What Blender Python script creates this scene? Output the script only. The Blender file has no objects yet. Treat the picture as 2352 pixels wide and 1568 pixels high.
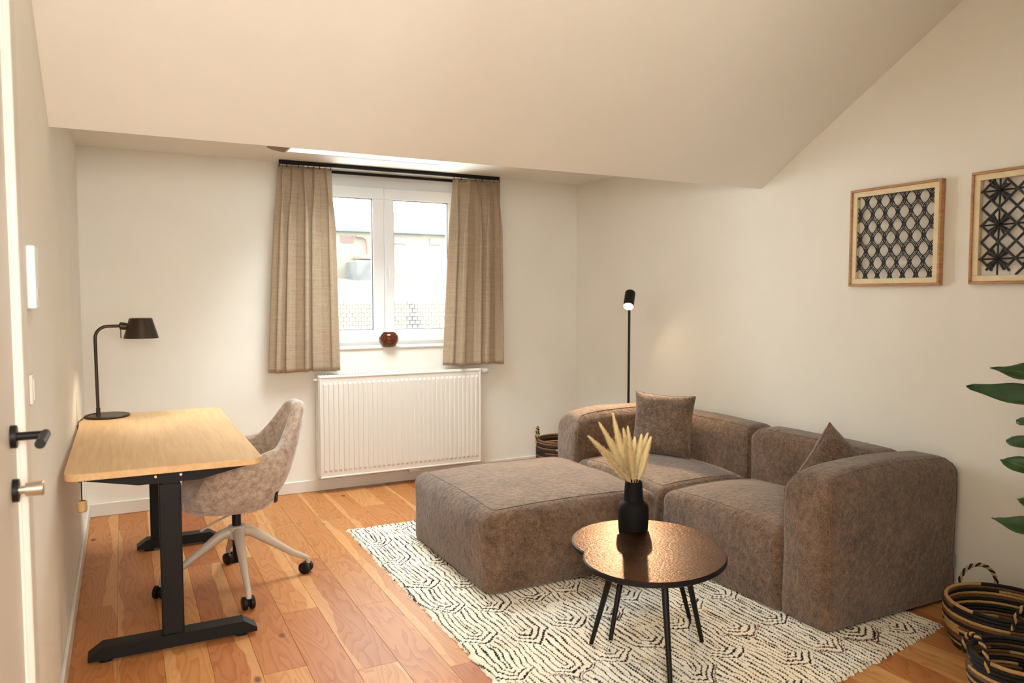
import bpy, bmesh, math, random
import numpy as np
from mathutils import Vector, Matrix
random.seed(7)
rng = np.random.default_rng(7)
S = bpy.context.scene
COL = S.collection
PI = math.pi

# ------------------------------------------------------------------ camera
FPX, YAW, PITCH, CZ = 1741.0, 0.4756, 0.0603, 1.4
cam_d = bpy.data.cameras.new('camera')
cam = bpy.data.objects.new('camera', cam_d)
COL.objects.link(cam)
cam_d.sensor_width = 36.0
cam_d.lens = FPX / 2352 * 36.0
cam_d.clip_start = 0.02
cam_d.clip_end = 300
cam.location = (0, 0, CZ)
cam.rotation_euler = (PI / 2 - PITCH, 0, -YAW)
cam_d.dof.use_dof = True
cam_d.dof.focus_distance = 3.6
cam_d.dof.aperture_fstop = 4.0
S.camera = cam
# ------------------------------------------------------------------ world / exposure
world = bpy.data.worlds.new('World')
S.world = world
world.use_nodes = True
bg = world.node_tree.nodes['Background']
bg.inputs[0].default_value = (0.92, 1.0, 1.01, 1)
bg.inputs[1].default_value = 16.0
S.view_settings.view_transform = 'Standard'
S.view_settings.look = 'None'
S.view_settings.gamma = 1.0
S.view_settings.use_curve_mapping = False
S.view_settings.exposure = 0.68
S.cycles.max_bounces = 8
S.cycles.transmission_bounces = 6
# light levels of the lamps (watts)
SPOT_W, DESK_W = 80.0, 18.0
FILL_C, FILL_E = (1.0, 0.95, 0.86), 52.0  # tint and emission of the added, unseen lantern
WARM = (1.0, 0.80, 0.56)

# room, metres (x right along the window wall, y into the room, z up)
XL, XR, YB, YR = -0.2238, 3.4004, 5.4229, -3.5
YE, ZE, SL, ZD, ZTOP = 3.3674, 2.0337, 0.5783, 2.3196, 3.0
WY = YB + 0.20                      # plane of the window frame

_cy, _sy, _cp, _sp = math.cos(YAW), math.sin(YAW), math.cos(PITCH), math.sin(PITCH)
_F = np.array([_sy * _cp, _cy * _cp, -_sp]); _R = np.array([_cy, -_sy, 0.0]); _U = np.cross(_R, _F)
def at(x, y, X=None, Y=None, Z=None):
    d = _R * (x - 1176) / FPX - _U * (y - 784) / FPX + _F
    t = X / d[0] if X is not None else Y / d[1] if Y is not None else (Z - CZ) / d[2]
    return Vector((d[0] * t, d[1] * t, CZ + d[2] * t))

# ------------------------------------------------------------------ materials
def lin(r, g, b):
    f = lambda v: v / 12.92 if v <= 0.04045 else ((v + 0.055) / 1.055) ** 2.4
    return tuple(f(v / 255) for v in (r, g, b))

class N:
    """tiny helper around one material's node tree"""
    def __init__(s, name):
        s.m = bpy.data.materials.new(name); s.m.use_nodes = True
        s.t = s.m.node_tree; s.b = s.t.nodes['Principled BSDF']
    def n(s, typ, **kw):
        nd = s.t.nodes.new(typ)
        for k, v in kw.items():
            if k.startswith('_'): setattr(nd, k[1:], v)
            else: nd.inputs[k.replace('_', ' ')].default_value = v
        return nd
    def l(s, a, b): s.t.links.new(a, b)
    def coords(s, scale=(1, 1, 1), kind='Object'):
        tc = s.n('ShaderNodeTexCoord'); mp = s.n('ShaderNodeMapping')
        mp.inputs['Scale'].default_value = scale
        s.l(tc.outputs[kind], mp.inputs[0]); return mp.outputs[0]
    def noise(s, vec, scale, detail=3, rough=0.5, dist=0.0):
        nd = s.n('ShaderNodeTexNoise', Scale=scale, Detail=detail, Roughness=rough, Distortion=dist)
        s.l(vec, nd.inputs['Vector']); return nd.outputs['Fac']
    def ramp(s, fac, stops):
        r = s.n('ShaderNodeValToRGB'); e = r.color_ramp.elements
        while len(e) < len(stops): e.new(0.5)
        for el, (p, c) in zip(e, stops):
            el.position = p; el.color = (*c, 1) if len(c) == 3 else c
        s.l(fac, r.inputs[0]); return r.outputs[0]
    def mix(s, fac, a, b, mode='MIX'):
        nd = s.n('ShaderNodeMix', _data_type='RGBA', _blend_type=mode)
        for sock, v in ((nd.inputs[0], fac), (nd.inputs[6], a), (nd.inputs[7], b)):
            if hasattr(v, 'links'): s.l(v, sock)
            elif isinstance(v, tuple): sock.default_value = (*v, 1) if len(v) == 3 else v
            else: sock.default_value = v
        return nd.outputs[2]
    def math(s, op, a, b=0.0, clamp=False):
        nd = s.n('ShaderNodeMath', _operation=op, _use_clamp=clamp)
        for i, v in ((0, a), (1, b)):
            if hasattr(v, 'links'): s.l(v, nd.inputs[i])
            else: nd.inputs[i].default_value = v
        return nd.outputs[0]
    def bump(s, h, strength=0.3, dist=0.01):
        nd = s.n('ShaderNodeBump', Strength=strength, Distance=dist)
        s.l(h, nd.inputs['Height']); s.l(nd.outputs[0], s.b.inputs['Normal'])
    def setc(s, c):
        if hasattr(c, 'links'): s.l(c, s.b.inputs['Base Color'])
        else: s.b.inputs['Base Color'].default_value = (*c, 1)
    def p(s, rough=0.5, metal=0.0, spec=0.5, **kw):
        s.b.inputs['Roughness'].default_value = rough; s.b.inputs['Metallic'].default_value = metal
        s.b.inputs['Specular IOR Level'].default_value = spec
        for k, v in kw.items(): s.b.inputs[k.replace('_', ' ')].default_value = v

def plain(name, col, rough=0.5, metal=0.0, spec=0.5, var=0.0, vs=8.0, bump=0.0, bs=60.0, bd=0.002, scale=(1, 1, 1), **kw):
    a = N(name); a.p(rough, metal, spec, **kw)
    if var or bump: v = a.coords(scale)
    if var:
        f = a.noise(v, vs, 4)
        a.setc(a.ramp(f, [(0.3, tuple(c * (1 - var) for c in col)), (0.7, tuple(min(1, c * (1 + var)) for c in col))]))
    else: a.setc(col)
    if bump: a.bump(a.noise(v, bs, 4), bump, bd)
    return a.m

def fabric(name, dark, light, vs=9.0, fine=420.0, bump=0.5, bd=0.003, sheen=0.3, patch=0.5):
    a = N(name); a.p(0.95, 0, 0.2, Sheen_Weight=sheen, Sheen_Roughness=0.5)
    v = a.coords()
    big = a.noise(v, vs, 4, 0.6, 0.6); sm = a.noise(v, fine, 3, 0.7)
    mid = a.noise(v, fine * 0.27, 2, 0.5)
    f = a.math('ADD', a.math('MULTIPLY', big, patch), a.math('MULTIPLY', sm, 1 - patch))
    f = a.math('ADD', a.math('MULTIPLY', f, 0.75), a.math('MULTIPLY', mid, 0.25))
    a.setc(a.ramp(f, [(0.39, dark), (0.61, light)]))
    a.bump(a.math('ADD', a.math('MULTIPLY', sm, 0.5), mid), bump, bd)
    return a.m

def emis(name, col, strength):
    a = N(name); a.setc((0.8, 0.8, 0.8)); a.p(0.5)
    a.b.inputs['Emission Color'].default_value = (*col, 1); a.b.inputs['Emission Strength'].default_value = strength
    return a.m

def glass(name, tint=(1, 1, 1), refl=0.06):
    m = bpy.data.materials.new(name); m.use_nodes = True; t = m.node_tree
    for nd in list(t.nodes):
        if nd.type != 'OUTPUT_MATERIAL': t.nodes.remove(nd)
    out = [nd for nd in t.nodes if nd.type == 'OUTPUT_MATERIAL'][0]
    tr = t.nodes.new('ShaderNodeBsdfTransparent'); tr.inputs[0].default_value = (*tint, 1)
    gl = t.nodes.new('ShaderNodeBsdfGlossy'); gl.inputs['Roughness'].default_value = 0.02
    fr = t.nodes.new('ShaderNodeFresnel'); fr.inputs['IOR'].default_value = 1.45
    mx = t.nodes.new('ShaderNodeMixShader')
    t.links.new(fr.outputs[0], mx.inputs[0]); t.links.new(tr.outputs[0], mx.inputs[1])
    t.links.new(gl.outputs[0], mx.inputs[2]); t.links.new(mx.outputs[0], out.inputs[0])
    return m

def pine():
    a = N('pine_plank'); a.p(0.45, 0, 0.20)
    oi = a.n('ShaderNodeObjectInfo'); rnd = oi.outputs['Random']
    tc = a.n('ShaderNodeTexCoord')
    off = a.n('ShaderNodeCombineXYZ'); a.l(a.math('MULTIPLY', rnd, 37.0), off.inputs[0]); a.l(a.math('MULTIPLY', rnd, 91.0), off.inputs[1])
    add = a.n('ShaderNodeVectorMath', _operation='ADD'); a.l(tc.outputs['Object'], add.inputs[0]); a.l(off.outputs[0], add.inputs[1])
    P = add.outputs[0]
    def mapped(sc):
        mp = a.n('ShaderNodeMapping'); mp.inputs['Scale'].default_value = sc; a.l(P, mp.inputs[0]); return mp.outputs[0]
    warp = a.noise(mapped((5.0, 0.9, 1)), 1.0, 3, 0.5)
    sep = a.n('ShaderNodeSeparateXYZ'); a.l(P, sep.inputs[0])
    # cathedral growth rings: contour lines of a stretched noise field
    field = a.math('ADD', a.math('MULTIPLY', warp, 19.0), a.math('MULTIPLY', sep.outputs[0], 16.0))
    ring = a.math('FRACT', field)
    ringc = a.math('POWER', ring, 2.2)
    fine = a.noise(mapped((170.0, 5.0, 1)), 1.0, 3, 0.6)
    base = a.ramp(rnd, [(0.0, lin(178, 116, 67)), (0.16, lin(202, 148, 92)), (0.33, lin(186, 124, 74)), (0.5, lin(212, 160, 103)),
                        (0.66, lin(166, 100, 57)), (0.82, lin(198, 140, 86)), (1.0, lin(158, 90, 51))])
    late = a.mix(1.0, base, (0.72, 0.54, 0.42), 'MULTIPLY')
    col = a.mix(a.math('MULTIPLY', ringc, 0.72), base, late)
    col = a.mix(a.math('MULTIPLY', fine, 0.30), col, a.mix(1.0, col, (0.78, 0.66, 0.56), 'MULTIPLY'))
    # pale sapwood along the plank edge
    tcx = a.n('ShaderNodeSeparateXYZ'); a.l(tc.outputs['Generated'], tcx.inputs[0])
    flip = a.math('GREATER_THAN', a.math('FRACT', a.math('MULTIPLY', rnd, 13.7)), 0.5)
    side = a.math('ABSOLUTE', a.math('SUBTRACT', flip, tcx.outputs[0]))
    edge = a.math('ADD', side, a.math('MULTIPLY', a.math('SUBTRACT', a.noise(mapped((2.0, 1.6, 1)), 1.0, 3), 0.5), 0.85))
    lim = a.math('SUBTRACT', a.math('MULTIPLY', a.math('FRACT', a.math('MULTIPLY', rnd, 7.31)), 0.70), 0.24)
    sap = a.math('LESS_THAN', edge, lim)
    col = a.mix(a.math('MULTIPLY', sap, 0.5), col, a.mix(0.3, lin(222, 178, 122), a.mix(1.0, col, (1.25, 1.25, 1.2), 'MULTIPLY')))
    # knots
    vo = a.n('ShaderNodeTexVoronoi', Scale=1.0); vo.feature = 'F1'
    a.l(mapped((5.2, 2.6, 1)), vo.inputs['Vector'])
    wob = a.math('ADD', vo.outputs['Distance'], a.math('MULTIPLY', a.noise(mapped((30, 18, 1)), 1.0, 2), 0.03))
    knot = a.ramp(wob, [(0.055, (1, 1, 1)), (0.105, (0, 0, 0))])
    csep = a.n('ShaderNodeSeparateColor'); a.l(vo.outputs['Color'], csep.inputs[0])
    few = a.math('GREATER_THAN', csep.outputs[0], 0.5)
    col = a.mix(a.math('MULTIPLY', a.math('MULTIPLY', knot, few), 0.85), col, lin(104, 50, 28))
    a.setc(col)
    a.bump(a.math('ADD', ringc, fine), 0.06, 0.001)
    return a.m

def oak():
    a = N('light_oak_veneer'); a.p(0.42, 0, 0.4)
    v = a.coords((26, 1.6, 26)); f = a.noise(v, 2.0, 5, 0.6, 0.5); g = a.noise(a.coords((160, 7, 160)), 1.0, 3, 0.6)
    c = a.ramp(f, [(0.3, lin(214, 174, 124)), (0.7, lin(234, 198, 150))])
    a.setc(a.mix(a.math('MULTIPLY', g, 0.35), c, lin(206, 164, 114))); return a.m

MT = {}
MT['wall'] = plain('warm_white_paint', lin(238, 235, 226), 0.85, var=0.015, vs=3, bump=0.05, bs=120, bd=0.001, spec=0.25)
MT['ceil'] = plain('ceiling_paint', lin(238, 235, 226), 0.9, var=0.012, vs=2, spec=0.2)
MT['trim'] = plain('white_trim_paint', lin(224, 219, 210), 0.4)
MT['door'] = plain('door_lacquer', lin(214, 206, 194), 0.45)
MT['upvc'] = plain('white_upvc', lin(240, 242, 244), 0.3)
MT['rad'] = plain('radiator_enamel', lin(226, 221, 213), 0.3)
MT['blackmetal'] = plain('black_powder_coat', lin(17, 16, 16), 0.5, spec=0.25, var=0.08, vs=30)
MT['blackplastic'] = plain('black_plastic', lin(13, 13, 14), 0.4, spec=0.35)
MT['gasket'] = plain('black_gasket', lin(22, 23, 26), 0.6)
MT['bronze'] = plain('dark_bronze_lacquer', lin(62, 50, 40), 0.35, metal=0.6)
MT['nickel'] = plain('satin_nickel', lin(196, 182, 158), 0.3, metal=0.9)
MT['chrome'] = plain('chrome', lin(200, 196, 190), 0.18, metal=1.0)
MT['base'] = plain('taupe_lacquered_metal', lin(186, 172, 156), 0.4)
MT['oak'] = oak()
MT['pine'] = pine()
MT['sub'] = plain('subfloor_dark', lin(120, 78, 46), 0.9)
MT['sofa'] = fabric('brown_boucle', lin(68, 52, 40), lin(130, 103, 82), 6.0, 150, 0.9, 0.008, 0.3, 0.34)
MT['pillow'] = fabric('brown_boucle_cushion', lin(70, 56, 46), lin(132, 108, 89), 9.0, 140, 0.9, 0.008, 0.3, 0.28)
MT['velvet'] = fabric('taupe_mottled_velvet', lin(146, 122, 104), lin(206, 188, 172), 26.0, 170, 0.2, 0.002, 0.5, 0.5)
MT['table'] = None
MT['vase'] = plain('matte_black_ceramic', lin(15, 14, 14), 0.7, spec=0.15, var=0.06, vs=40)
MT['pampas'] = plain('dried_pampas', lin(252, 228, 178), 0.9, var=0.08, vs=40)
MT['stalk'] = plain('dry_stalk', lin(196, 160, 100), 0.8)
MT['straw'] = plain('natural_straw', lin(184, 148, 94), 0.75, var=0.2, vs=160, bump=0.5, bs=260, bd=0.003)
MT['brownfib'] = plain('brown_seagrass', lin(112, 78, 50), 0.85, var=0.3, vs=200, bump=0.7, bs=300, bd=0.004)
MT['blackfib'] = plain('black_seagrass', lin(22, 20, 19), 0.8, var=0.2, vs=160, bump=0.5, bs=260, bd=0.003)
MT['leaf'] = plain('dark_green_leaf', lin(34, 70, 28), 0.38, var=0.3, vs=9)
MT['leafrib'] = plain('leaf_midrib', lin(108, 138, 70), 0.5)
MT['bark'] = plain('brown_bark', lin(96, 74, 54), 0.9, var=0.25, vs=40, bump=0.5, bs=80)
MT['soil'] = plain('potting_soil', lin(40, 30, 24), 1.0, var=0.3, vs=60)
MT['pot'] = plain('grey_planter', lin(120, 112, 104), 0.7, var=0.06)
MT['framewood'] = plain('weathered_pine_frame', lin(178, 134, 92), 0.65, var=0.25, vs=5, scale=(3, 3, 22), bump=0.2, bs=40)
MT['framecream'] = plain('cream_painted_wood', lin(224, 208, 172), 0.7, var=0.06, vs=30)
MT['carve'] = plain('carved_black_wood', lin(34, 32, 31), 0.6)
MT['smoke'] = None
MT['cork'] = plain('pale_wooden_bead', lin(196, 164, 106), 0.6, var=0.1, vs=40)
MT['tag'] = plain('grey_label', lin(120, 118, 116), 0.8)
MT['bulb'] = emis('lamp_bulb_glow', WARM, 60.0)
MT['shadein'] = plain('white_shade_lining', lin(240, 236, 226), 0.6)
MT['facade'] = plain('pale_facade_render', lin(83, 78, 68), 0.9, var=0.06, vs=0.6)
MT['roof'] = plain('pale_grey_roof', lin(55, 58, 58), 0.8, var=0.1, vs=1.0)
MT['ext_glass'] = plain('dusty_window_pane', lin(57, 62, 68), 0.3)
MT['ext_frame'] = plain('exterior_window_frame', lin(68, 62, 56), 0.7)
MT['redpane'] = plain('red_boarded_pane', lin(68, 45, 39), 0.8)
MT['copper'] = plain('rusty_pipe', lin(75, 47, 32), 0.6)
MT['conc'] = plain('grey_concrete', lin(62, 62, 60), 0.95, var=0.25, vs=2.5)
MT['ground'] = plain('pale_gravel', lin(76, 73, 68), 1.0, var=0.06, vs=0.8)
MT['brickA'] = plain('pale_block', lin(82, 75, 62), 0.95, var=0.15, vs=4)
MT['brickB'] = plain('mossy_grey_block', lin(50, 49, 48), 0.95, var=0.25, vs=4)
MT['mortar'] = plain('dark_mortar', lin(62, 56, 48), 1.0)

def table_mat():
    a = N('hammered_dark_bronze'); a.p(0.30, 1.0, 0.5)
    v = a.coords(); f = a.noise(v, 90, 4, 0.6); g = a.noise(v, 9, 3)
    a.setc(a.ramp(g, [(0.3, lin(74, 42, 10)), (0.7, lin(96, 56, 14))]))
    a.l(a.ramp(f, [(0.3, (0.26,) * 3), (0.7, (0.44,) * 3)]), a.b.inputs['Roughness'])
    a.bump(f, 0.45, 0.004); return a.m
MT['table'] = table_mat()
def smoke_mat():
    a = N('smoked_brown_glass'); a.setc(lin(150, 92, 58)); a.p(0.03, 0, 0.5, Transmission_Weight=0.85, IOR=1.45); return a.m
MT['smoke'] = smoke_mat()
def linen():
    a = N('beige_linen'); a.p(0.9, 0, 0.15, Sheen_Weight=0.2)
    v = a.coords((6, 6, 260)); f = a.noise(v, 1.0, 3, 0.6); g = a.noise(a.coords((420, 420, 30)), 1.0, 2)
    h = a.math('ADD', a.math('MULTIPLY', f, 0.6), a.math('MULTIPLY', g, 0.4))
    a.setc(a.ramp(h, [(0.35, lin(150, 130, 107)), (0.65, lin(180, 160, 136))]))
    a.bump(h, 0.2, 0.001); return a.m
MT['linen'] = linen()
def rug_mat():
    a = N('wool_rug'); a.p(1.0, 0, 0.1)
    at_ = a.n('ShaderNodeAttribute', _attribute_name='yarn')
    v = a.coords(); f = a.noise(v, 260, 3, 0.6)
    a.setc(a.mix(a.math('MULTIPLY', f, 0.35), at_.outputs['Color'], a.mix(1.0, at_.outputs['Color'], (0.80, 0.77, 0.72), 'MULTIPLY')))
    a.bump(f, 0.4, 0.002); return a.m
MT['rug'] = rug_mat()

# ------------------------------------------------------------------ object helpers
def thing(name, label, cat, loc=(0, 0, 0), rotz=0.0, group=None):
    o = bpy.data.objects.new(name, None); COL.objects.link(o)
    o.empty_display_size = 0.05
    o.location = loc; o.rotation_euler = (0, 0, rotz)
    o['label'] = label; o['category'] = cat
    if group: o['group'] = group
    return o
def tag(o, label, cat, group=None):
    o['label'] = label; o['category'] = cat
    if group: o['group'] = group
    return o
def struct(o): o['kind'] = 'structure'; return o
def link(name, me, mat, parent=None, smooth=None):
    o = bpy.data.objects.new(name, me); COL.objects.link(o)
    if parent is not None: o.parent = parent
    if mat is not None and not me.materials: me.materials.append(MT[mat] if isinstance(mat, str) else mat)
    if smooth:
        me.shade_smooth(); me.set_sharp_from_angle(angle=math.radians(smooth))
    return o

class B:
    """collects shapes into ONE mesh; world coordinates unless a base is given at build time"""
    def __init__(s): s.v = []; s.f = []; s.mi = []
    def add(s, vs, fs, mi=0):
        k = len(s.v); s.v += [tuple(v) for v in vs]; s.f += [tuple(i + k for i in f) for f in fs]; s.mi += [mi] * len(fs); return s
    def box(s, lo, hi, bev=0.0, seg=2, mat=None):
        bm = bmesh.new(); bmesh.ops.create_cube(bm, size=1.0)
        c = [(a + b) / 2 for a, b in zip(lo, hi)]; d = [b - a for a, b in zip(lo, hi)]
        for v in bm.verts: v.co = Vector([v.co[i] * d[i] for i in range(3)])
        if bev: bmesh.ops.bevel(bm, geom=bm.edges[:], offset=min(bev, min(d) * 0.49), segments=seg, affect='EDGES', profile=0.5)
        M = Matrix.Translation(c) if mat is None else Matrix.Translation(c) @ mat
        bm.verts.index_update()
        s.add([M @ v.co for v in bm.verts], [[v.index for v in f.verts] for f in bm.faces]); bm.free(); return s
    def prism(s, poly, axis, a, b):
        """poly: 2-D outline (counter-clockwise), extruded along axis from a to b"""
        n = len(poly); mk = {'z': lambda p, t: (p[0], p[1], t), 'y': lambda p, t: (p[0], t, p[1]), 'x': lambda p, t: (t, p[0], p[1])}[axis]
        vs = [mk(p, a) for p in poly] + [mk(p, b) for p in poly]
        fs = [tuple(range(n))[::-1], tuple(range(n, 2 * n))] + [(i, (i + 1) % n, n + (i + 1) % n, n + i) for i in range(n)]
        return s.add(vs, fs)
    def tube(s, pts, r, seg=10, caps=True, flat=1.0):
        pts = [Vector(p) for p in pts]; n = len(pts); rs = r if isinstance(r, (list, tuple)) else [r] * n
        vs = []; fs = []; up = None
        for i, p in enumerate(pts):
            t = (pts[min(i + 1, n - 1)] - pts[max(i - 1, 0)]).normalized()
            if up is None:
                up = Vector((0, 0, 1)) if abs(t.z) < 0.9 else Vector((1, 0, 0))
            x = t.cross(up)
            if x.length < 1e-6: x = t.orthogonal()
            x.normalize(); up = x.cross(t).normalized()
            for k in range(seg):
                a = 2 * PI * k / seg; vs.append(p + (x * math.cos(a) + up * math.sin(a) * flat) * rs[i])
        for i in range(n - 1):
            for k in range(seg):
                k2 = (k + 1) % seg; fs.append((i * seg + k, i * seg + k2, (i + 1) * seg + k2, (i + 1) * seg + k))
        if caps: fs += [tuple(range(seg))[::-1], tuple((n - 1) * seg + k for k in range(seg))]
        return s.add(vs, fs)
    def lathe(s, prof, c=(0, 0, 0), seg=32, closed=False, M=None):
        """prof: list of (radius, z)"""
        vs = []; fs = []; n = len(prof)
        for r, z in prof:
            for k in range(seg):
                a = 2 * PI * k / seg; vs.append(Vector((r * math.cos(a), r * math.sin(a), z)))
        for i in range(n - 1 + (1 if closed else 0)):
            j = (i + 1) % n
            for k in range(seg):
                k2 = (k + 1) % seg; fs.append((i * seg + k, i * seg + k2, j * seg + k2, j * seg + k))
        if not closed:
            if prof[0][0] > 1e-6: fs.append(tuple(range(seg))[::-1])
            if prof[-1][0] > 1e-6: fs.append(tuple((n - 1) * seg + k for k in range(seg)))
        T = Matrix.Translation(c) @ (M if M is not None else Matrix())
        return s.add([T @ v for v in vs], fs)
    def cyl(s, a, b, r, r2=None, seg=20): return s.tube([a, b], [r, r if r2 is None else r2], seg)
    def mesh(s, name, base=(0, 0, 0)):
        me = bpy.data.meshes.new(name); b = Vector(base)
        me.from_pydata([tuple(Vector(v) - b) for v in s.v], [], s.f)
        bm = bmesh.new(); bm.from_mesh(me); bmesh.ops.remove_doubles(bm, verts=bm.verts, dist=1e-6); bmesh.ops.recalc_face_normals(bm, faces=bm.faces); bm.to_mesh(me); bm.free()
        me.update(); return me
    def build(s, name, mat, parent=None, base=None, smooth=None):
        if base is None:
            base = (0, 0, 0); p = parent
            if p is not None:
                while p.parent is not None: p = p.parent
                base = p.location
        return link(name, s.mesh(name, base), mat, parent, smooth)

def arc(c, r, a0, a1, n, plane='xz'):
    out = []
    for i in range(n + 1):
        a = a0 + (a1 - a0) * i / n; u, v = r * math.cos(a), r * math.sin(a)
        out.append((c[0] + u, c[1], c[2] + v) if plane == 'xz' else (c[0] + u, c[1] + v, c[2]) if plane == 'xy' else (c[0], c[1] + u, c[2] + v))
    return out

# ------------------------------------------------------------------ the room
fl = struct(B().box((XL - 0.1, YR - 0.1, -0.12), (XR + 0.1, YB + 0.1, -0.022)).build('floor', 'sub'))
PW = 0.160
x = XL + 0.012; i = 0
random.seed(21)
while x < XR - 0.01:
    w = min(PW, XR - x)
    y = YR - random.random() * 1.6
    while y < YB:
        L = random.choice([1.1, 1.5, 1.9, 2.3]) + random.random() * 0.3
        lo, hi = max(y, YR), min(y + L, YB)
        if hi - lo > 0.04:
            me = B().box((-w / 2 + 0.0004, -(hi - lo) / 2 + 0.0004, -0.02), (w / 2 - 0.0004, (hi - lo) / 2 - 0.0004, 0.0), 0.0008, 1).mesh('plank')
            o = link('plank', me, 'pine', fl); o.location = (x + w / 2, (lo + hi) / 2, 0)
        y += L
    x += PW; i += 1

def wall_hole(name, axis, plane, thick, u0, u1, z0, z1, holes, mat):
    """a wall slab with rectangular holes: strips between the hole borders"""
    b = B(); us = sorted({u0, u1, *[h[0] for h in holes], *[h[1] for h in holes]}); zs = sorted({z0, z1, *[h[2] for h in holes], *[h[3] for h in holes]})
    for a0, a1 in zip(us, us[1:]):
        for c0, c1 in zip(zs, zs[1:]):
            if any(h[0] <= a0 and a1 <= h[1] and h[2] <= c0 and c1 <= h[3] for h in holes): continue
            p, q = sorted((plane, plane + thick))
            if axis == 'y': b.box((a0, p, c0), (a1, q, c1))
            elif axis == 'x': b.box((p, a0, c0), (q, a1, c1))
            else: b.box((a0, c0, p), (a1, c1, q))
    return struct(b.build(name, mat))
WX0, WX1, WZ0, WZ1 = 1.165, 2.425, 1.02, ZD
wall_hole('wall_back', 'y', YB, 0.30, XL - 0.2, XR + 0.2, -0.1, ZD, [(WX0, WX1, WZ0, WZ1)], 'wall')
DY0, DY1, DZ1 = 1.20, 2.10, 2.12    # door opening in the left wall
wall_hole('wall_left', 'x', XL, -0.2, YR - 0.2, YB + 0.3, -0.1, 3.4, [(DY0, DY1, -0.1, DZ1)], 'wall')
struct(B().box((XR, YR - 0.2, -0.1), (XR + 0.2, YB + 0.3, 3.4)).build('wall_right', 'wall'))
RWX0, RWX1, RWZ0, RWZ1 = 0.30, 1.10, 0.60, 1.90     # window added in the unseen rear wall to let daylight in from behind
wall_hole('wall_rear', 'y', YR, -0.2, XL - 0.2, XR + 0.2, -0.1, 3.4, [(RWX0, RWX1, RWZ0, RWZ1)], 'wall')
struct(B().box((0.947, 0.38, -0.02), (XR + 0.1, 0.50, 3.2), 0.002, 1).build('wall_front', 'wall'))   # wall beside the open doorway the viewer stands in
ys = YE - (ZTOP - ZE) / SL
struct(B().prism([(YE, ZE), (YE, ZD + 0.3), (ys, ZTOP + 0.3), (ys, ZTOP)], 'x', XL - 0.1, XR + 0.1).build('ceiling', 'ceil'))
SX0, SX1, SY0, SY1 = 0.962, 2.02, 4.00, 5.06   # skylight shaft
wall_hole('ceiling_dormer', 'z', ZD, 0.28, XL - 0.1, XR + 0.1, YE - 0.02, YB + 0.3, [(SX0, SX1, SY0, SY1)], 'ceil')
struct(B().box((XL - 0.1, YR - 0.1, ZTOP), (XR + 0.1, ys + 0.01, ZTOP + 0.3)).build('ceiling_rear', 'ceil'))
# baseboards
def board(name, lo, hi): return struct(B().box(lo, hi, 0.004, 1).build(name, 'trim'))
board('baseboard_back', (XL, YB - 0.014, 0), (XR, YB, 0.085))
board('baseboard_left', (XL, DY1 + 0.10, 0), (XL + 0.014, YB - 0.014, 0.085))
board('baseboard_right', (XR - 0.014, YR, 0), (XR, YB - 0.014, 0.085))

# skylight
sk = struct(bpy.data.objects.new('window_2', None)); COL.objects.link(sk); sk.location = (SX0, SY0, ZD)
def rect_frame(x0, x1, y0, y1, z0, z1, w, name, mat, parent):
    for lo, hi in (((x0, y0, z0), (x1, y0 + w, z1)), ((x0, y1 - w, z0), (x1, y1, z1)), ((x0, y0 + w, z0), (x0 + w, y1 - w, z1)), ((x1 - w, y0 + w, z0), (x1, y1 - w, z1))):
        B().box(lo, hi, 0.003, 1).build(name, mat, parent)
rect_frame(SX0, SX1, SY0, SY1, ZD + 0.002, ZD + 0.20, 0.012, 'reveal_lining', 'upvc', sk)
rect_frame(SX0 + 0.012, SX1 - 0.012, SY0 + 0.012, SY1 - 0.012, ZD + 0.16, ZD + 0.27, 0.05, 'frame', 'upvc', sk)
B().box((SX0 + 0.06, SY0 + 0.06, ZD + 0.21), (SX1 - 0.06, SY1 - 0.06, ZD + 0.216)).build('pane', glass('skylight_glass'), sk)
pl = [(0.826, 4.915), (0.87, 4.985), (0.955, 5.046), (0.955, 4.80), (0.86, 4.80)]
B().prism(pl, 'z', ZD - 0.004, ZD - 0.0005).build('dark_patch', plain('taupe_patch', lin(150, 132, 114), 0.8), sk)  # flat taupe plate standing in for an unidentified dark patch beside the opening

# window
wn = struct(bpy.data.objects.new('window_1', None)); COL.objects.link(wn); wn.location = ((WX0 + WX1) / 2, WY, WZ0)
def vframe(x0, x1, z0, z1, y0, y1, w, name, mat, parent, bev=0.004, wt=None, wb=None):
    wt = wt or w; wb = wb or w
    for lo, hi in (((x0, y0, z0), (x1, y1, z0 + wb)), ((x0, y0, z1 - wt), (x1, y1, z1)), ((x0, y0, z0 + wb), (x0 + w, y1, z1 - wt)), ((x1 - w, y0, z0 + wb), (x1, y1, z1 - wt))):
        B().box(lo, hi, bev, 1).build(name, mat, parent)
vframe(WX0, WX1, WZ0, WZ1, WY, WY + 0.07, 0.05, 'outer_frame', 'upvc', wn, 0.004, 0.115, 0.035)
XM = at(881, 600, Y=WY).x
gz0, gz1 = at(903, 756, Y=WY).z, at(903, 460, Y=WY).z
gl0, gl1 = at(855, 600, Y=WY).x, at(903, 600, Y=WY).x
gr = at(1027, 600, Y=WY).x; gll = gl0 - (gr - gl1)
PANE = glass('window_glass')
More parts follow.
